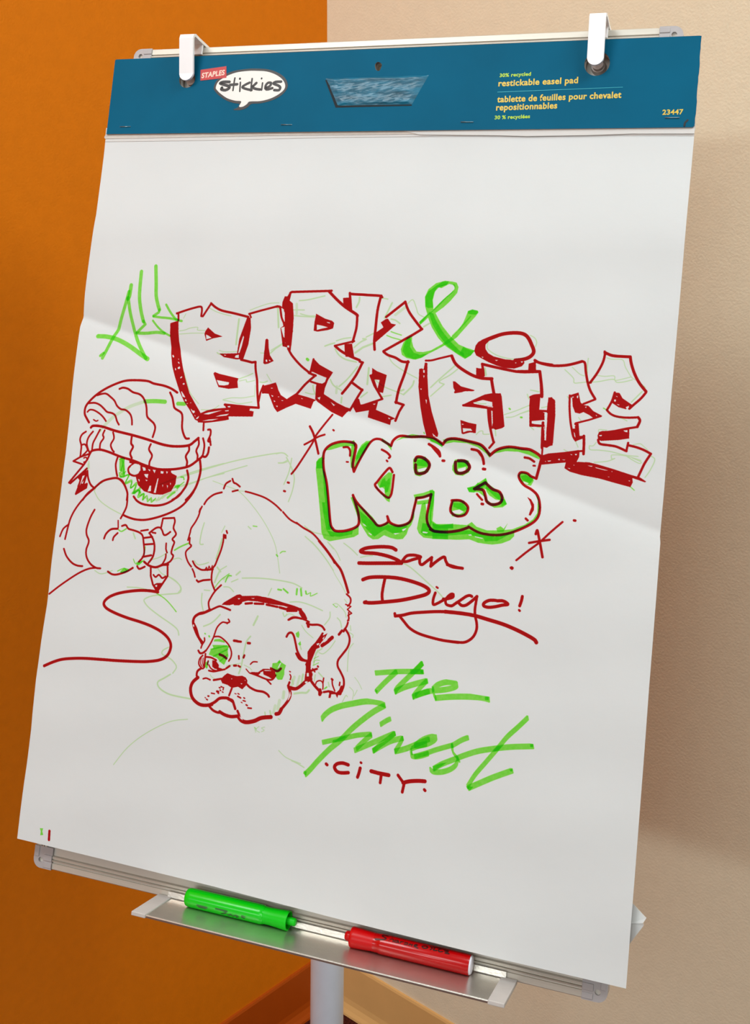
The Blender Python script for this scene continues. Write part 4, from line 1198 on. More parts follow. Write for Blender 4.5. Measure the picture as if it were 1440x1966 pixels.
r 17.4 -336,-1724 -317,-1688 -285,-1679 -258,-1709 -233,-1774 -206,-1847 -158,-1908 -109,-1927 -64,-1920
rf 0 -203,-1872 -158,-1908 -101,-1921 -66,-1904 -62,-1937 -117,-1941 -175,-1919
gf 0 -243,-1678 -213,-1652 -200,-1685 -206,-1719 -230,-1710
gf 0 -205,-1775 -184,-1746 -173,-1783 -191,-1790
L 12.1 -184,-1789 -167,-1825
R 22.3 -91,-1966 -67,-2056
R 17.1 -90,-2059 -89,-2109
l 12.9 -1256,-1743 -1187,-1708 -1134,-1662 -1087,-1603
L 17.9 -669,-1566 -705,-1658
l 14.2 -725,-1773 -762,-1829 -774,-1892 -783,-1979 -791,-2075 -809,-2155
l 7.2 -952,-2098 -877,-2075 -803,-2051
l 7.1 -763,-2063 -704,-2080 -673,-2101
l 7.2 -1121,-2209 -1099,-2231 -1063,-2244
g 12.8 -1232,-1813 -1226,-1816
g 16.4 -1182,-1832 -1178,-1837
l 25.8 -228,-2189 -210,-2102
l 22.3 -172,-2189 -156,-2086
l 18.8 -128,-2166 -122,-2064
l 18.9 -216,-2170 -230,-2130
l 17.2 -191,-2259 -119,-2240 -65,-2232 -41,-2203
l 29.3 -303,-2259 -304,-2318
l 29.3 -338,-2349 -345,-2434
l 25.9 -377,-2405 -387,-2474
L 17.3 -426,-2463 -411,-2503
L 12.1 -479,-2484 -471,-2512
L 10.3 -329,-2524 -310,-2529
g 5.2 -567,-2646 -551,-2660
l 7.1 -401,-1493 -378,-1529 -335,-1498 -277,-1507
l 7.4 -1319,-1465 -1304,-1543 -1277,-1592
r 20.7 -102,-749 -6,-839 94,-945 154,-1005 205,-1098 258,-1216
r 13.4 243,-1234 286,-1266 292,-1311 270,-1346
R 10.1 246,-1333 301,-1346 269,-1379 317,-1410 281,-1435 297,-1458 283,-1488
R 11.7 286,-1406 295,-1483
r 14.9 289,-1504 280,-1542 258,-1578 255,-1594
rf 0 249,-1579 277,-1550 283,-1570 260,-1602
R 19.9 237,-1589 210,-1629
r 16.6 270,-1568 311,-1620 326,-1675 311,-1742 266,-1814 228,-1876 230,-1933 267,-1985 304,-2045 312,-2109 296,-2168
R 29.4 296,-2127 281,-2186
r 17.0 -137,-1564 -91,-1574 -20,-1565 26,-1575 56,-1604
R 23.7 -128,-1562 -116,-1594
R 17.1 -221,-1475 -150,-1532
r 20.7 -357,-1450 -289,-1442 -216,-1441
rf 0 33,-1632 51,-1634 45,-1663 91,-1633 73,-1676 35,-1731 -11,-1803 -28,-1855 -52,-1933 -49,-1998 -21,-2044 -24,-2093 -87,-2102 -99,-2038 -91,-1988 -111,-1966 -90,-1913 -98,-1840 -67,-1786 -27,-1739 11,-1676
wf 0 -13,-1750 9,-1739 23,-1745 -2,-1765
wf 0 44,-1688 67,-1661 54,-1704
wf 0 -85,-2040 -62,-2041 -58,-2074 -81,-2077
R 28.3 47,-1758 96,-1718 144,-1667
wf 0 60,-1719 93,-1690 98,-1698 66,-1727
R 16.7 -26,-1797 13,-1775
R 16.7 -66,-1885 -93,-1963
R 25.1 -85,-1954 -82,-2028
R 16.7 -47,-2018 18,-1989
R 11.7 -27,-1995 -1,-2020
r 15.0 24,-1963 28,-1967
r 16.8 -216,-1873 -175,-1921 -115,-1929 -71,-1919
r 25.2 -246,-2208 -182,-2211 -132,-2175 -84,-2127 -33,-2095
wf 0 -93,-2128 -66,-2120 -68,-2141 -91,-2144
r 21.7 -31,-2111 4,-2146 49,-2181 88,-2207
R 28.1 72,-2185 76,-2225
r 10.0 21,-2136 31,-2110 66,-2096 95,-2117 101,-2173
R 11.6 95,-2117 98,-2067
R 16.5 114,-2199 165,-2183
rf 0 151,-2173 200,-2174 245,-2184 292,-2128 313,-2157 290,-2193 265,-2205 260,-2234 238,-2201 195,-2207 190,-2245 168,-2244 172,-2203
r 11.5 188,-2078 197,-2118 226,-2170
R 16.5 182,-2063 192,-2070
R 13.1 269,-2083 268,-2111
R 14.9 76,-2217 83,-2228
L 10.0 7,-1809 -15,-1853
l 11.6 50,-1787 1,-1835 -25,-1929
g 5.0 -22,-1953 -9,-1910 35,-1904
g 5.0 -24,-1896 22,-1865
g 6.7 -26,-1962 29,-1929
l 8.3 23,-1831 72,-1833 137,-1766 178,-1695
l 8.4 115,-1349 149,-1337 197,-1364 246,-1407 265,-1454
g 5.9 115,-1349 153,-1373 161,-1360
l 10.0 175,-1473 209,-1502 229,-1557
l 10.1 93,-1426 96,-1484 51,-1556
l 7.6 -188,-1591 -137,-1647 -54,-1698
l 7.7 -11,-747 62,-806 103,-852 140,-915
l 8.3 312,-1595 354,-1614 352,-1639
l 8.2 367,-1694 330,-1756 328,-1862 335,-1967
l 5.7 415,-2012 459,-2054 500,-2113
l 6.5 373,-2112 417,-2149 417,-2222
l 6.5 454,-2128 430,-2188
l 8.1 362,-2206 344,-2197 316,-2262
l 6.0 -177,-765 -97,-832 24,-953 108,-1068 190,-1166 233,-1227
l 11.6 39,-2022 88,-2060
l 10.0 4,-2105 6,-2048
g 13.2 119,-2166 139,-2147
l 11.5 151,-2100 164,-2139
l 8.4 -193,-2266 -124,-2239 -70,-2239 -43,-2203
l 6.7 227,-1286 257,-1315
l 8.3 318,-1529 328,-1576
l 8.4 -304,-2258 -295,-2323
"""


def lerp_edge(E, v):
    """u on an edge polyline for a given v"""
    for i in range(len(E) - 1):
        (u0, v0), (u1, v1) = E[i], E[i + 1]
        if v0 >= v >= v1: return u0 + (u1 - u0) * (v0 - v) / (v0 - v1)
    return E[0][0] if v > E[0][1] else E[-1][0]
def bottom_v(u):
    E = BOTTOM_EDGE
    if u <= E[0][0]: return E[0][1]
    for i in range(len(E) - 1):
        if E[i][0] <= u <= E[i + 1][0]:
            return E[i][1] + (E[i + 1][1] - E[i][1]) * (u - E[i][0]) / (E[i + 1][0] - E[i][0])
    return E[-1][1]

# the block of blank sheets behind, with punched holes
outer = [(-0.3172, 0.4345), (0.3172, 0.4345), (0.3175, 0.33), (0.3110, 0.28), (0.3100, -0.4200), (-0.3080, -0.4150), (-0.3080, 0.0), (-0.3090, 0.3300), (-0.3172, 0.3450)]
me = curve_shape([outer] + HOLES + [mid], 0.0050)
for v in me.vertices: v.co.z += 0.0036
on_pad(link('blank_sheets', me, M['cream']))
me = curve_shape([[(-0.3168, 0.434), (0.3168, 0.434), (0.3168, 0.33), (0.3100, 0.28), (0.3090, -0.4190), (-0.3070, -0.4140), (-0.3080, 0.3300), (-0.3168, 0.3450)]] + HOLES, 0.0006)
for v in me.vertices: v.co.z += 0.0026
on_pad(link('backing_card', me, M['cardedge']))

# glued edges of used sheets showing under the header
def strip(pts, z, m, name='torn_sheet_edge'):
    me = curve_shape([pts], 0.0004)
    for v in me.vertices: v.co.z += z
    return on_pad(link(name, me, m))
strip([(-0.3178, 0.352), (0.3186, 0.352), (0.3186, 0.3428), (0.10, 0.3436), (-0.1, 0.3444), (-0.319, 0.3432), (-0.3205, 0.3448)], 0.01135, M['cream'])
strip([(-0.3174, 0.352), (0.3182, 0.352), (0.3182, 0.3388), (0.15, 0.3412), (-0.05, 0.3416), (-0.20, 0.3400), (-0.3188, 0.3400)], 0.01085, M['paper'])
strip([(0.02, 0.350), (0.3184, 0.350), (0.3184, 0.3405), (0.26, 0.3412), (0.22, 0.3402), (0.16, 0.3400), (0.13, 0.3412), (0.05, 0.3430)], 0.0119, M['paper'])

# header card
TEAL_T = 0.0016; HZ = 0.0120
hl = [(-0.3177, 0.4348)]
hl = [(-0.3177, 0.4338), (-0.3165, 0.4349), (0.3160, 0.4353), (0.3182, 0.4350)]
import random
rnd = random.Random(4)
for i in range(1, 22):
    v = 0.4350 + (0.3475 - 0.4350) * i / 22
    hl.append((0.3182 + rnd.uniform(-0.0003, 0.0004), v))
hl += [(0.3180, 0.3475), (0.3165, 0.3461), (0.0, 0.3470), (-0.3169, 0.3479)]
me = curve_shape([hl] + HOLES + [mid], TEAL_T)
for v in me.vertices: v.co.z += HZ
hd = on_pad(link('header_card', me, M['teal']))
me.materials.append(M['cardedge'])
for p in me.polygons:
    if abs(p.normal.z) < 0.5: p.material_index = 1
HD = HZ + TEAL_T            # front of the header card
def on_header(o, z=0.0):
    o.parent = hd; o.location.z = z; return o

# printed matter on the header
def print_shape(name, loops, m, z, th=0.0001):
    me = curve_shape(loops, th)
    return on_header(link(name, me, m), HD + z)
def smooth_loop(p, n=4):
    out = []
    N = len(p)
    for i in range(N):
        a, b, c, d = p[i - 1], p[i], p[(i + 1) % N], p[(i + 2) % N]
        for k in range(n):
            t = k / n
            out.append(tuple(0.5 * ((2 * b[j]) + (-a[j] + c[j]) * t + (2 * a[j] - 5 * b[j] + 4 * c[j] - d[j]) * t * t + (-a[j] + 3 * b[j] - 3 * c[j] + d[j]) * t ** 3) for j in (0, 1)))
    return out
outb = [(-0.1889, 0.3984), (-0.1866, 0.4057), (-0.1788, 0.4121), (-0.1668, 0.4165), (-0.1514, 0.4183), (-0.1406, 0.4183), (-0.1267, 0.417), (-0.1147, 0.413), (-0.1057, 0.4069), (-0.1015, 0.3996), (-0.1026, 0.3932), (-0.1086, 0.3869), (-0.1187, 0.3821), (-0.1313, 0.3794), (-0.1412, 0.379), (-0.1454, 0.3755), (-0.1505, 0.3731), (-0.1566, 0.3723), (-0.1622, 0.373), (-0.1585, 0.3747), (-0.1564, 0.3765), (-0.156, 0.3794), (-0.1623, 0.3804), (-0.1721, 0.3837), (-0.1814, 0.3894), (-0.1872, 0.3947)]
inb = [(-0.1871, 0.3984), (-0.185, 0.4049), (-0.177, 0.4106), (-0.165, 0.415), (-0.1512, 0.4165), (-0.1404, 0.4164), (-0.1272, 0.4151), (-0.1161, 0.4112), (-0.1078, 0.4056), (-0.1037, 0.3993), (-0.1045, 0.3936), (-0.111, 0.388), (-0.1204, 0.3836), (-0.1315, 0.3813), (-0.1438, 0.3811), (-0.1466, 0.3784), (-0.1508, 0.3756), (-0.1546, 0.375), (-0.1559, 0.3761), (-0.1547, 0.3786), (-0.1543, 0.3817), (-0.1618, 0.3826), (-0.1715, 0.3856), (-0.18, 0.3909), (-0.1853, 0.3954)]
print_shape('speech_bubble_outline', [smooth_loop(outb)], M['blackprint'], 0.0001)
inb = [(-0.145 + (a + 0.145) * 0.982, 0.397 + (b_ - 0.397) * 0.965) for a, b_ in inb]
print_shape('speech_bubble', [smooth_loop(inb)], M['whiteprint'], 0.0002)
print_shape('red_label', [[(-0.2076, 0.4190), (-0.1765, 0.4221), (-0.1749, 0.4090), (-0.2062, 0.4067)]], M['redprint'], 0.0003)
LET = [
    (0.0025, [(-0.1707, 0.4042), (-0.1778, 0.4044), (-0.1816, 0.403), (-0.1758, 0.401), (-0.1709, 0.3994), (-0.1702, 0.3972), (-0.1743, 0.3951), (-0.1791, 0.396), (-0.1789, 0.3978)]),
    (0.0014, [(-0.1646, 0.4084), (-0.1649, 0.4044), (-0.1652, 0.3945)]),
    (0.0023, [(-0.1695, 0.4008), (-0.161, 0.4013)]),
    (0.0014, [(-0.1574, 0.4034), (-0.1569, 0.3932)]), (0.0018, [(-0.1585, 0.4076), (-0.1584, 0.4073)]),
    (0.0021, [(-0.1464, 0.4027), (-0.1516, 0.4003), (-0.1544, 0.3979), (-0.1502, 0.3959), (-0.1431, 0.3943)]),
    (0.0015, [(-0.1439, 0.407), (-0.144, 0.4016), (-0.1438, 0.3936)]),
    (0.0022, [(-0.1383, 0.4021), (-0.1414, 0.399), (-0.1432, 0.3979), (-0.1386, 0.3956), (-0.1332, 0.3947)]),
    (0.0014, [(-0.131, 0.4019), (-0.1312, 0.394)]), (0.0014, [(-0.1327, 0.4072), (-0.1327, 0.4067)]),
    (0.0021, [(-0.1272, 0.396), (-0.1221, 0.3981), (-0.121, 0.4016), (-0.1248, 0.4017), (-0.1271, 0.3982), (-0.1255, 0.3945), (-0.1188, 0.3958)]),
    (0.0022, [(-0.1094, 0.4027), (-0.1158, 0.4026), (-0.1179, 0.4008), (-0.1123, 0.3985), (-0.1097, 0.3963), (-0.1109, 0.3934), (-0.1162, 0.3936)]),
]
def catmull(p, n=6):
    if len(p) < 3: return [tuple(q) for q in p]
    q = [p[0]] + list(p) + [p[-1]]; out = []
    for i in range(1, len(q) - 2):
        a, b, c, d = q[i - 1], q[i], q[i + 1], q[i + 2]
        for k in range(n):
            t = k / n
            out.append(tuple(0.5 * ((2 * b[j]) + (-a[j] + c[j]) * t + (2 * a[j] - 5 * b[j] + 4 * c[j] - d[j]) * t * t + (-a[j] + 3 * b[j] - 3 * c[j] + d[j]) * t ** 3) for j in (0, 1)))
    out.append(tuple(q[-2])); return out
def pen_bm(strokes):
    bm = bmesh.new(); lvl = 0
    for w, pts in strokes:
        P = catmull(pts)
        lvl += 0.000003
        for a in P[::2] + [P[-1]]:
            bm.faces.new([bm.verts.new((x, y, lvl)) for x, y in circle(a[0], a[1], w / 2, 12)])
        for a, b in zip(P, P[1:]):
            d = V((b[0] - a[0], b[1] - a[1]))
            if d.length < 1e-7: continue
            n = V((-d.y, d.x)).normalized() * w / 2
            bm.faces.new([bm.verts.new((x, y, lvl + 0.000001)) for x, y in ((a[0] + n.x, a[1] + n.y), (a[0] - n.x, a[1] - n.y), (b[0] - n.x, b[1] - n.y), (b[0] + n.x, b[1] + n.y))])
    return bm
def pen_obj(name, strokes, m):
    bm = pen_bm(strokes); me = bpy.data.meshes.new(name)
    for f in bm.faces:
        f.normal_update()
        if f.normal.z < 0: f.normal_flip()
    bm.to_mesh(me); bm.free()
    return link(name, me, m)
on_header(pen_obj('logo_lettering', [(w * 1.35, p) for w, p in LET], M['blackprint']), HD + 0.00035)

def text_mesh(s, width, height, bold=0.0, shear=0.0, ref=None):
    cu = bpy.data.curves.new('t', 'FONT'); cu.body = s; cu.offset = bold; cu.shear = shear; cu.resolution_u = 4
    cu.space_character = 1.06
    o = bpy.data.objects.new('t', cu); col.objects.link(o)
    me = bpy.data.meshes.new_from_object(o.evaluated_get(bpy.context.evaluated_depsgraph_get()))
    bpy.data.objects.remove(o, do_unlink=True); bpy.data.curves.remove(cu)
    me.materials.clear()
    xs = [v.co.x for v in me.vertices]; x0, x1 = min(xs), max(xs)
    cap = 0.70
    for v in me.vertices:
        v.co.x = (v.co.x - x0) * width / (x1 - x0); v.co.y = v.co.y * height / cap
    return me
def header_text(s, p0, p1, h, m, bold=0.028, shear=0.0, z=0.00015):
    w = math.hypot(p1[0] - p0[0], p1[1] - p0[1])
    o = link('printed_lettering', text_mesh(s, w, h, bold, shear), m)
    o.parent = hd; o.location = (p0[0], p0[1], HD + z)
    o.rotation_euler.z = math.atan2(p1[1] - p0[1], p1[0] - p0[0])
header_text('30% recycled', (0.1277, 0.4005), (0.1591, 0.4012), 0.0036, M['limeprint'], 0.030)
header_text('restickable easel pad', (0.1273, 0.3911), (0.2060, 0.3922), 0.0062, M['yellowprint'])
header_text('tablette de feuilles pour chevalet', (0.1275, 0.3746), (0.2486, 0.3764), 0.0062, M['yellowprint'])
header_text('repositionnables', (0.1273, 0.3663), (0.1879, 0.3672), 0.0062, M['yellowprint'])
header_text('30 % recycl\u00e9es', (0.1267, 0.3572), (0.1620, 0.3579), 0.0036, M['limeprint'], 0.030)
header_text('23447', (0.2880, 0.3588), (0.3070, 0.3590), 0.0048, M['yellowprint'])
header_text('STAPLES', (-0.2052, 0.4095), (-0.1772, 0.4125), 0.0056, M['pinkprint'], 0.034, 0.15, 0.00045)
print_shape('printed_rule', [[(0.1270, 0.3848), (0.2492, 0.3866), (0.2492, 0.3870), (0.1270, 0.3853)]], M['cyanprint'], 0.0001)

# taped-over handle cut-out: flat dark strips painting the shade in the cut, and a crinkled shiny film
print_shape('handle_slot_shade', [[(-0.0590, 0.4030), (-0.0560, 0.4036), (-0.0405, 0.3748), (0.0388, 0.3744), (0.0394, 0.3730), (-0.0440, 0.3728)]], M['slotshade'], 0.00005)
bm = bmesh.new(); NXf, NYf = 90, 40; grid = []
rn = random.Random(8)
for j in range(NYf + 1):
    row = []
    t = j / NYf
    for i in range(NXf + 1):
        s = i / NXf
        uL = -0.0585 + (0.0165) * t; uR = 0.0540 - 0.0146 * t
        u = uL + (uR - uL) * s; v = 0.4048 - 0.0300 * t
        z = 0.0004 + 0.00028 * math.sin(t * 16 + 0.8 * math.sin(s * 5) + s) + 0.00018 * math.sin(s * 37 + t * 11) * math.sin(t * 30 + s * 9) + 0.0001 * rn.random()
        e = min(s, 1 - s, t, 1 - t)
        row.append(bm.verts.new((u, v, max(0.00012, z + 0.0003) * min(1, e * 14) + 0.0001)))
    grid.append(row)
for j in range(NYf):
    for i in range(NXf):
        bm.faces.new([grid[j][i], grid[j + 1][i], grid[j + 1][i + 1], grid[j][i + 1]])
fl = build('handle_flap_film', bm, M['film'], smooth=True); on_header(fl, HD)

# staples
for (a, b) in (((-0.2999, 0.3561), (-0.2872, 0.3562)), ((-0.1035, 0.3553), (-0.0915, 0.3551)), ((0.0928, 0.3549), (0.1052, 0.3547)), ((0.2912, 0.3557), (0.3036, 0.3555))):
    bm = bmesh.new()
    for p, q in (((a[0], a[1], -0.0008), (a[0], a[1], 0.0005)), ((a[0], a[1], 0.0005), (b[0], b[1], 0.0005)), ((b[0], b[1], 0.0005), (b[0], b[1], -0.0008))):
        p, q = V(p), V(q); d = q - p
        bmesh.ops.create_cone(bm, cap_ends=True, segments=8, radius1=0.0004, radius2=0.0004, depth=d.length + 0.0006,
                              matrix=Matrix.Translation((p + q) / 2) @ d.to_track_quat('Z', 'Y').to_matrix().to_4x4())
    on_header(build('staple', bm, M['steel'], smooth=True), HD)
# small black pen tick near the lower right corner of the header
on_header(pen_obj('pen_mark', [(0.0018, [(0.3115, 0.3530), (0.3094, 0.3505), (0.3090, 0.3475)])], M['blackprint']), HD + 0.0002)

# curled corner of a sheet underneath, poking out at lower right
bm = bmesh.new()
pts = [(0.3040, -0.3500, 0.0060), (0.3160, -0.3585, 0.0085), (0.3292, -0.3676, 0.0120), (0.3268, -0.3722, 0.0125), (0.3274, -0.3745, 0.0118), (0.3157, -0.3948, 0.0070), (0.3040, -0.3960, 0.0060), (0.3150, -0.3760, 0.0098)]
vv = [bm.verts.new(p) for p in pts]
for f in ((0, 1, 7), (1, 2, 7), (2, 3, 7), (3, 4, 7), (4, 5, 7), (5, 6, 7), (6, 0, 7)):
    bm.faces.new([vv[i] for i in f])
o = on_pad(build('folded_corner', bm, M['paper']))
sm = o.modifiers.new('s', 'SOLIDIFY'); sm.thickness = 0.0003

# ------------------------------------------------------------------ marker ink, rasterised in pad coordinates
PXM = 3600.0                                  # texels per metre
U0, U1, V0, V1 = -0.322, 0.322, -0.434, 0.360
TW, TH = int((U1 - U0) * PXM), int((V1 - V0) * PXM)
red = np.zeros((TH, TW), np.float32); grn = np.zeros((TH, TW), np.float32)
pale = np.zeros((TH, TW), np.float32)
def to_t(u, v): return ((u - U0) * PXM, (v - V0) * PXM)
def win(xs, ys, pad_):
    x0 = max(0, int(min(xs) - pad_)); x1 = min(TW, int(max(xs) + pad_) + 2)
    y0 = max(0, int(min(ys) - pad_)); y1 = min(TH, int(max(ys) + pad_) + 2)
    return x0, x1, y0, y1
def fill_poly(pts, soft=False):
    xs = [p[0] for p in pts]; ys = [p[1] for p in pts]
    x0, x1, y0, y1 = win(xs, ys, 2)
    if x1 <= x0 or y1 <= y0: return None
    SS = 2
    gy = (np.arange((y1 - y0) * SS) + 0.5) / SS + y0; gx = (np.arange((x1 - x0) * SS) + 0.5) / SS + x0
    ins = np.zeros((len(gy), len(gx)), np.int8)
    n = len(pts)
    for i in range(n):
        xa, ya = pts[i]; xb, yb = pts[(i + 1) % n]
        if ya == yb: continue
        m_ = (gy >= min(ya, yb)) & (gy < max(ya, yb))
        if not m_.any(): continue
        xi = xa + (gy[m_] - ya) / (yb - ya) * (xb - xa)
        ins[m_] += (1 if yb > ya else -1) * (gx[None, :] < xi[:, None]).astype(np.int8)
    cov = (ins != 0).reshape(y1 - y0, SS, x1 - x0, SS).mean((1, 3)).astype(np.float32)
    return (x0, x1, y0, y1), cov
def stroke_cov(P, w, taper=True):
    xs = [p[0] for p in P]; ys = [p[1] for p in P]
    x0, x1, y0, y1 = win(xs, ys, w / 2 + 2)
    if x1 <= x0 or y1 <= y0: return None
    cov = np.zeros((y1 - y0, x1 - x0), np.float32)
    for a, b in zip(P, P[1:]):
        wx0, wx1, wy0, wy1 = win([a[0], b[0]], [a[1], b[1]], w / 2 + 2)
        if wx1 <= wx0 or wy1 <= wy0: continue
        X = np.arange(wx0, wx1)[None, :] + 0.5; Y = np.arange(wy0, wy1)[:, None] + 0.5
        dx, dy = b[0] - a[0], b[1] - a[1]; L2 = dx * dx + dy * dy + 1e-9
        t = np.clip(((X - a[0]) * dx + (Y - a[1]) * dy) / L2, 0, 1)
        d = np.sqrt((X - a[0] - t * dx) ** 2 + (Y - a[1] - t * dy) ** 2)
        c = np.clip((w / 2 - d) * 0.9 + 0.5, 0, 1)
        s_ = cov[wy0 - y0:wy1 - y0, wx0 - x0:wx1 - x0]
        np.maximum(s_, c, out=s_)
    return (x0, x1, y0, y1), cov
def chisel_cov(P, nib):
    xs = [p[0] for p in P] + [p[0] + nib[0] for p in P]; ys = [p[1] for p in P] + [p[1] + nib[1] for p in P]
    x0, x1, y0, y1 = win(xs, ys, 6)
    if x1 <= x0 or y1 <= y0: return None
    cov = np.zeros((y1 - y0, x1 - x0), np.float32)
    for a, b in zip(P, P[1:]):
        q = [a, b, (b[0] + nib[0], b[1] + nib[1]), (a[0] + nib[0], a[1] + nib[1])]
        q = [(x - nib[0] * 0.5, y - nib[1] * 0.5) for x, y in q]
        r = fill_poly(q)
        if r is None: continue
        (a0, a1, b0, b1), c = r
        a0c, a1c, b0c, b1c = max(a0, x0), min(a1, x1), max(b0, y0), min(b1, y1)
        s_ = cov[b0c - y0:b1c - y0, a0c - x0:a1c - x0]
        np.maximum(s_, c[b0c - b0:b1c - b0, a0c - a0:a1c - a0], out=s_)
    # the nib has some thickness of its own
    for k in (-0.5, -0.25, 0, 0.25, 0.5):
        r = stroke_cov([(p[0] + nib[0] * k, p[1] + nib[1] * k) for p in P], 6)
        if r is None: continue
        (a0, a1, b0, b1), c = r
        a0c, a1c, b0c, b1c = max(a0, x0), min(a1, x1), max(b0, y0), min(b1, y1)
        s_ = cov[b0c - y0:b1c - y0, a0c - x0:a1c - x0]
        np.maximum(s_, c[b0c - b0:b1c - b0, a0c - a0:a1c - a0], out=s_)
    return (x0, x1, y0, y1), cov
K = 10000.0
for ln in INK.strip().split('\n'):
    t = ln.split(); code = t[0]
    pts = [tuple(float(q) / K for q in p.split(',')) for p in t[2:]]
    T = [to_t(*p) for p in pts]
    if code in ('rf', 'gf', 'wf'):
        r = fill_poly(T)
        if r is None: continue
        (x0, x1, y0, y1), c = r
        if code == 'rf': s_ = red[y0:y1, x0:x1]; np.maximum(s_, c, out=s_)
        elif code == 'gf': grn[y0:y1, x0:x1] += c
        else:
            red[y0:y1, x0:x1] *= 1 - c; grn[y0:y1, x0:x1] *= 1 - c
        continue
    if code in ('r', 'g', 'l', 'c') and len(T) > 2: T = catmull(T, 5)
    if code == 'c':
        nx, ny = (float(q) / K * PXM for q in t[1].split(','))
        r = chisel_cov(T, (nx, ny))
    else:
        w = float(t[1]) / K * PXM
        r = stroke_cov(T, max(w * (1.22 if code in 'rR' else 1.12), 1.8))
    if r is None: continue
    (x0, x1, y0, y1), c = r
    if code in 'rR':
        dens = min(1.0, 0.86 + 0.02 * w); s_ = red[y0:y1, x0:x1]; np.maximum(s_, c * dens, out=s_)
    elif code in 'lL': s_ = pale[y0:y1, x0:x1]; np.maximum(s_, c * (0.75 if w < 7 else 0.45), out=s_)
    else: grn[y0:y1, x0:x1] += c * (0.95 if code == 'c' else 0.9 if w > 4 else 0.75)
# uneven ink: streaks of more and less colour
rs = np.random.RandomState(3)
def field(step):
    h, w_ = TH // step + 3, TW // step + 3
    f = rs.rand(h, w_).astype(np.float32)
    yy = np.arange(TH) / step; xx = np.arange(TW) / step
    yi = yy.astype(int); xi = xx.astype(int); fy = (yy - yi)[:, None].astype(np.float32); fx = (xx - xi)[None, :].astype(np.float32)
    g = f[yi] * (1 - fy) + f[yi + 1] * fy
    return g[:, xi] * (1 - fx) + g[:, xi + 1] * fx
mott = 0.6 * field(9) + 0.4 * field(4)
grn *= 0.80 + 0.36 * mott
mott2 = 0.5 * field(6) + 0.5 * field(3)
red *= 0.94 + 0.12 * mott2
grn = np.minimum(grn, 2.6)
Tg = (0.235, 0.86, 0.065); Tr = (0.52, 0.0012, 0.002); Tp = (0.60, 0.86, 0.42)
img_arr = np.empty((TH, TW, 4), np.float32); img_arr[..., 3] = 1
for k in range(3):
    lin = np.exp(grn * math.log(Tg[k]) + pale * math.log(Tp[k])) * np.exp(red * math.log(Tr[k]))
    img_arr[..., k] = np.where(lin <= 0.0031308, lin * 12.92, 1.055 * np.power(np.maximum(lin, 1e-6), 1 / 2.4) - 0.055)
ink_img = bpy.data.images.new('marker_ink', TW, TH, alpha=False)
ink_img.pixels.foreach_set(img_arr.ravel()); ink_img.update(); ink_img.pack()
del red, grn, pale, mott, mott2, img_arr

mp_ = bpy.data.materials.new('drawn_paper'); mp_.use_nodes = True
nt = mp_.node_tree; b = nt.nodes['Principled BSDF']
b.inputs['Roughness'].default_value = 0.8; b.inputs['Specular IOR Level'].default_value = 0.15
ti = nt.nodes.new('ShaderNodeTexImage'); ti.image = ink_img; ti.extension = 'EXTEND'
uvn = nt.nodes.new('ShaderNodeUVMap'); uvn.uv_map = 'UVMap'; nt.links.new(uvn.outputs[0], ti.inputs[0])
mix = nt.nodes.new('ShaderNodeMix'); mix.data_type = 'RGBA'; mix.blend_type = 'MULTIPLY'; mix.inputs[0].default_value = 1
no = nt.nodes.new('ShaderNodeTexNoise'); no.inputs['Scale'].default_value = 9; no.inputs['Detail'].default_value = 4
tc = nt.nodes.new('ShaderNodeTexCoord'); nt.links.new(tc.outputs['Object'], no.inputs['Vector'])
rp = nt.nodes.new('ShaderNodeValToRGB'); rp.color_ramp.elements[0].position = 0.3; rp.color_ramp.elements[1].position = 0.75
rp.color_ramp.elements[0].color = (0.645, 0.675, 0.685, 1); rp.color_ramp.elements[1].color = (0.67, 0.70, 0.71, 1)
nt.links.new(no.outputs['Fac'], rp.inputs[0]); nt.links.new(rp.outputs[0], mix.inputs[6]); nt.links.new(ti.outputs['Color'], mix.inputs[7])
nt.links.new(mix.outputs[2], b.inputs['Base Color'])
bn = nt.nodes.new('ShaderNodeTexNoise'); bn.inputs['Scale'].default_value = 60; bn.inputs['Detail'].default_value = 3
nt.links.new(tc.outputs['Object'], bn.inputs['Vector'])
bp = nt.nodes.new('ShaderNodeBump'); bp.inputs['Strength'].default_value = 0.12; bp.inputs['Distance'].default_value = 0.002
nt.links.new(bn.outputs['Fac'], bp.inputs['Height']); nt.links.new(bp.outputs[0], b.inputs['Normal'])

# the drawn sheet itself
NX, NY = 120, 300
bm = bmesh.new(); uvl = bm.loops.layers.uv.new('UVMap'); rows = []
VT = 0.3560
for j in range(NY + 1):
    t = j / NY; row = []
    for i in range(NX + 1):
        s = i / NX
        vb = bottom_v(-0.318 + 0.636 * s)
        v = VT + (vb - VT) * t
        ul, ur = lerp_edge(LEFT_EDGE, v), lerp_edge(RIGHT_EDGE, v)
        u = ul + (ur - ul) * s
        row.append(bm.verts.new((u, v, sheet_off(u, v))))
    rows.append(row)
for j in range(NY):
    for i in range(NX):
        f = bm.faces.new([rows[j][i], rows[j + 1][i], rows[j + 1][i + 1], rows[j][i + 1]])
        for lp in f.loops:
            lp[uvl].uv = ((lp.vert.co.x - U0) / (U1 - U0), (lp.vert.co.y - V0) / (V1 - V0))
me = bpy.data.meshes.new('drawn_sheet'); bm.to_mesh(me); bm.free()
sheet = on_pad(link('drawn_sheet', me, mp_, smooth=True))
sheet['label'] = 'top sheet with graffiti lettering, a one-eyed figure and a bulldog in marker'
so = sheet.modifiers.new('thickness', 'SOLIDIFY'); so.thickness = 0.0003; so.offset = -1; so.use_rim = False

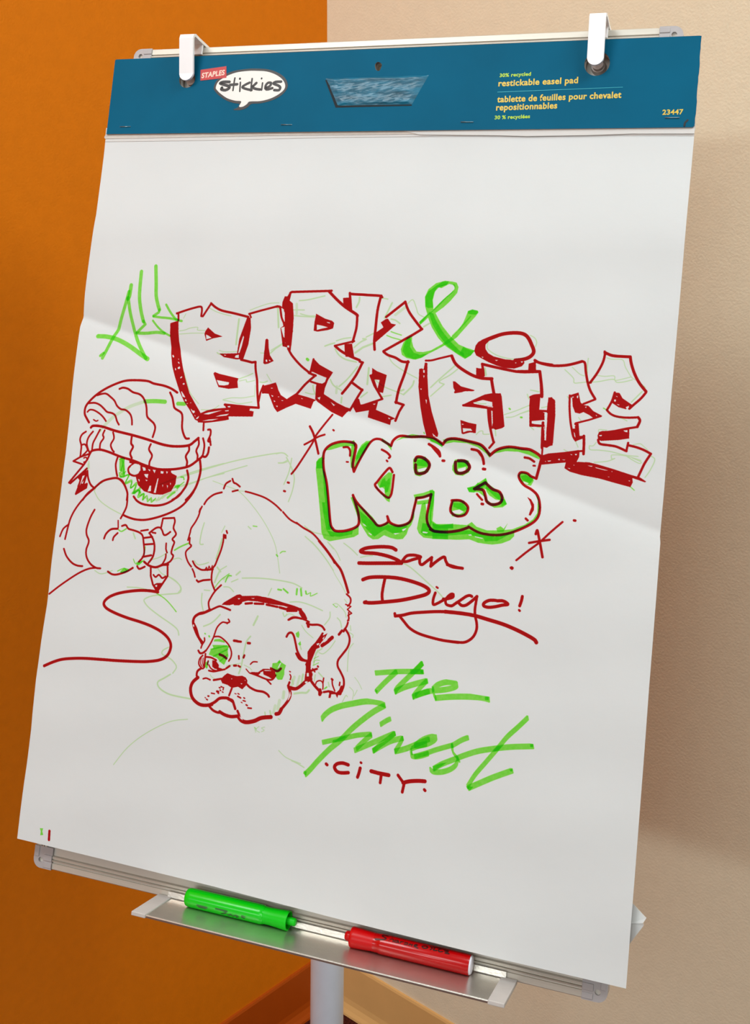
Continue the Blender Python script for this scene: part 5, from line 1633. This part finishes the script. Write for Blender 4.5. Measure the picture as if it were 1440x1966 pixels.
# ------------------------------------------------------------------ markers on the tray
def lathe(profile, seg=40):
    """profile (x along axis, radius)"""
    bm = bmesh.new(); rings = []
    for x, r in profile:
        if r <= 1e-6: rings.append([bm.verts.new((x, 0, 0))])
        else: rings.append([bm.verts.new((x, r * math.cos(2 * math.pi * k / seg), r * math.sin(2 * math.pi * k / seg))) for k in range(seg)])
    for a, b_ in zip(rings, rings[1:]):
        for k in range(seg):
            k2 = (k + 1) % seg
            if len(a) == 1: bm.faces.new([a[0], b_[k], b_[k2]])
            elif len(b_) == 1: bm.faces.new([a[k2], a[k], b_[0]])
            else: bm.faces.new([a[k], b_[k], b_[k2], a[k2]])
    return bm
def lathe_obj(name, profile, m, parent, ang=0.7):
    o = build(name, lathe(profile), m, parent, smooth=True)
    bpy.context.view_layer.update()
    o.data.set_sharp_from_angle(angle=ang)
    return o

def wrap_pen(name, strokes, r, m, parent):
    """flat (x along barrel, y around, metres) lettering bent round the barrel"""
    bm = pen_bm(strokes); me = bpy.data.meshes.new(name)
    for v in bm.verts:
        x, y, z = v.co; a = y / r
        rr = r + 0.00009 + z
        v.co = (x, rr * math.sin(a), rr * math.cos(a))
    bm.to_mesh(me); bm.free()
    return link(name, me, m, parent)

def marker(name, p0, p1, label, mats, flip, logo):
    """p0 -> p1 : axis points in board coordinates; x=0 at barrel end, cap at far end"""
    p0, p1 = V(p0), V(p1); d = p1 - p0
    x = d.normalized(); z = V((0, 0.35, 0.94)); y = z.cross(x).normalized(); z = x.cross(y).normalized()
    Mx = Matrix(((x.x, y.x, z.x, p0.x), (x.y, y.y, z.y, p0.y), (x.z, y.z, z.z, p0.z), (0, 0, 0, 1)))
    root = bpy.data.objects.new(name, None); col.objects.link(root)
    root.matrix_world = BOARD @ Mx
    tag(root, label, 'marker')
    return root, d.length
R_ = 0.0091
#   green: barrel end on the left, cap with open flared end and peg on the right
g, L = marker('green_marker', (-0.1118, TV + 0.0019 + R_, 0.0136), (0.0080, TV + 0.0019 + R_, 0.0132), 'fat bright green marker lying on the left half of the tray', None, False, None)
lathe_obj('barrel', [(0, 0), (0, 0.0074), (0.0006, 0.0082), (0.0022, 0.0088), (0.006, R_), (0.080, R_), (0.0825, R_ - 0.0001), (0.0835, 0.0086), (0.0850, 0.0084), (0.0850, 0)], M['green'], g)
lathe_obj('cap', [(0.0846, 0), (0.0846, 0.0082), (0.087, 0.0080), (0.092, 0.0081), (0.100, 0.0086), (0.108, 0.0092), (0.1095, 0.0093), (0.1100, 0.0090), (0.1100, 0.0080), (0.1085, 0.0076), (0.1000, 0.0074), (0.1000, 0)], M['greencap'], g)
lathe_obj('cap_peg', [(0.0995, 0), (0.0995, 0.0036), (0.1040, 0.0034), (0.1130, 0.0038), (0.1165, 0.0037), (0.1175, 0.0028), (0.1177, 0)], M['greencap'], g)
y_ = -0.0062
wrap_pen('lettering', [(0.0020, [(0.0155, y_), (0.0260, y_)]), (0.0018, [(0.0170, y_ - 0.0014), (0.0245, y_ - 0.0014)]),
    (0.0018, [(0.0360, y_ + 0.0012), (0.0480, y_ + 0.0012)]), (0.0016, [(0.0425, y_ + 0.001), (0.0470, y_ - 0.0002), (0.0445, y_ - 0.0022), (0.042, y_ - 0.0032)]),
    (0.0014, [(0.0485, y_ - 0.002), (0.0500, y_ - 0.003), (0.0520, y_ - 0.001), (0.0540, y_ - 0.003)]),
    (0.0015, [(0.0555, y_ - 0.002), (0.0580, y_ - 0.0008), (0.0600, y_ - 0.002), (0.0580, y_ - 0.003)]),
    (0.0014, [(0.0675, y_ - 0.0002), (0.0645, y_ + 0.0002), (0.0640, y_ - 0.0014), (0.0665, y_ - 0.0020)])], R_, M['greenlogo'], g)
#   red: cap on the left, white end plug on the right
g, L = marker('red_marker', (0.1797, TV + 0.0019 + R_, 0.0150), (0.0600, TV + 0.0019 + R_, 0.0154), 'fat dark red marker with white end plug on the right half of the tray', None, True, None)
lathe_obj('barrel', [(0.0010, 0), (0.0010, 0.0088), (0.0016, R_), (0.085, R_), (0.0872, 0.0089), (0.0880, 0.0086), (0.0930, 0.0085), (0.0930, 0)], M['red'], g)
lathe_obj('end_plug', [(-0.0006, 0), (-0.0006, 0.0072), (0, 0.0080), (0.0009, 0.0084), (0.0009, 0)], M['plug'], g)['label'] = 'white end plug'
lathe_obj('cap', [(0.0915, 0), (0.0915, 0.0084), (0.094, 0.0083), (0.100, 0.0087), (0.1125, 0.0094), (0.1155, 0.0094), (0.1163, 0.0088), (0.1163, 0.0070), (0.1110, 0.0068), (0.1110, 0)], M['redcap'], g)
lathe_obj('cap_peg', [(0.1105, 0), (0.1105, 0.0044), (0.1185, 0.0046), (0.1210, 0.0044), (0.1222, 0.0034), (0.1224, 0)], M['redcap'], g)
def script(y0, w=0.00085):
    X = lambda x: 0.0848 - (x - 0.029) * 1.17      # lettering reads left to right in the picture
    S = []
    def a(ww, *p): S.append((ww, [(X(px), y0 + py) for px, py in p]))
    a(0.0014, (0.0330, 0.0044), (0.0290, 0.0040), (0.0290, 0.0026), (0.0320, 0.0012), (0.0305, -0.0006), (0.0240, -0.0018))
    a(0.0010, (0.0365, 0.0044), (0.0350, -0.0004)); a(0.0010, (0.0355, 0.0010), (0.0378, 0.0020), (0.0384, -0.0004))
    a(0.0011, (0.0420, 0.0016), (0.0398, 0.0014), (0.0396, -0.0002), (0.0416, 0.0000), (0.0422, 0.0016), (0.0428, -0.0004))
    a(0.0010, (0.0445, 0.0018), (0.0442, -0.0004)); a(0.0010, (0.0444, 0.0010), (0.0462, 0.0018))
    a(0.0010, (0.0478, 0.0018), (0.0470, -0.0036)); a(0.0011, (0.0478, 0.0014), (0.0500, 0.0016), (0.0500, 0.0000), (0.0478, -0.0002))
    a(0.0010, (0.0520, 0.0016), (0.0516, -0.0004)); a(0.0010, (0.0540, 0.0016), (0.0538, -0.0004)); a(0.0009, (0.0518, 0.0007), (0.0540, 0.0008))
    a(0.0012, (0.0560, -0.0002), (0.0580, 0.0016), (0.0566, 0.0020), (0.0558, 0.0002), (0.0590, -0.0010))
    a(0.0013, (0.0640, 0.0030), (0.0620, 0.0016), (0.0640, 0.0002), (0.0665, 0.0018), (0.0650, 0.0032))
    a(0.0012, (0.0680, 0.0040), (0.0700, 0.0020), (0.0690, 0.0004)); a(0.0013, (0.0720, 0.0036), (0.0715, 0.0006), (0.0740, 0.0010))
    a(0.0013, (0.0770, 0.0036), (0.0752, 0.0020), (0.0764, 0.0004), (0.0786, 0.0014)); a(0.0014, (0.0700, 0.0040), (0.0830, 0.0044))
    a(0.0013, (0.0800, 0.0026), (0.0830, 0.0026), (0.0810, 0.0006), (0.0840, 0.0006))
    return S
wrap_pen('lettering', [(w, [(x - 0.0, -y) for x, y in p]) for w, p in script(0.0045)], R_, M['redlogo'], g)
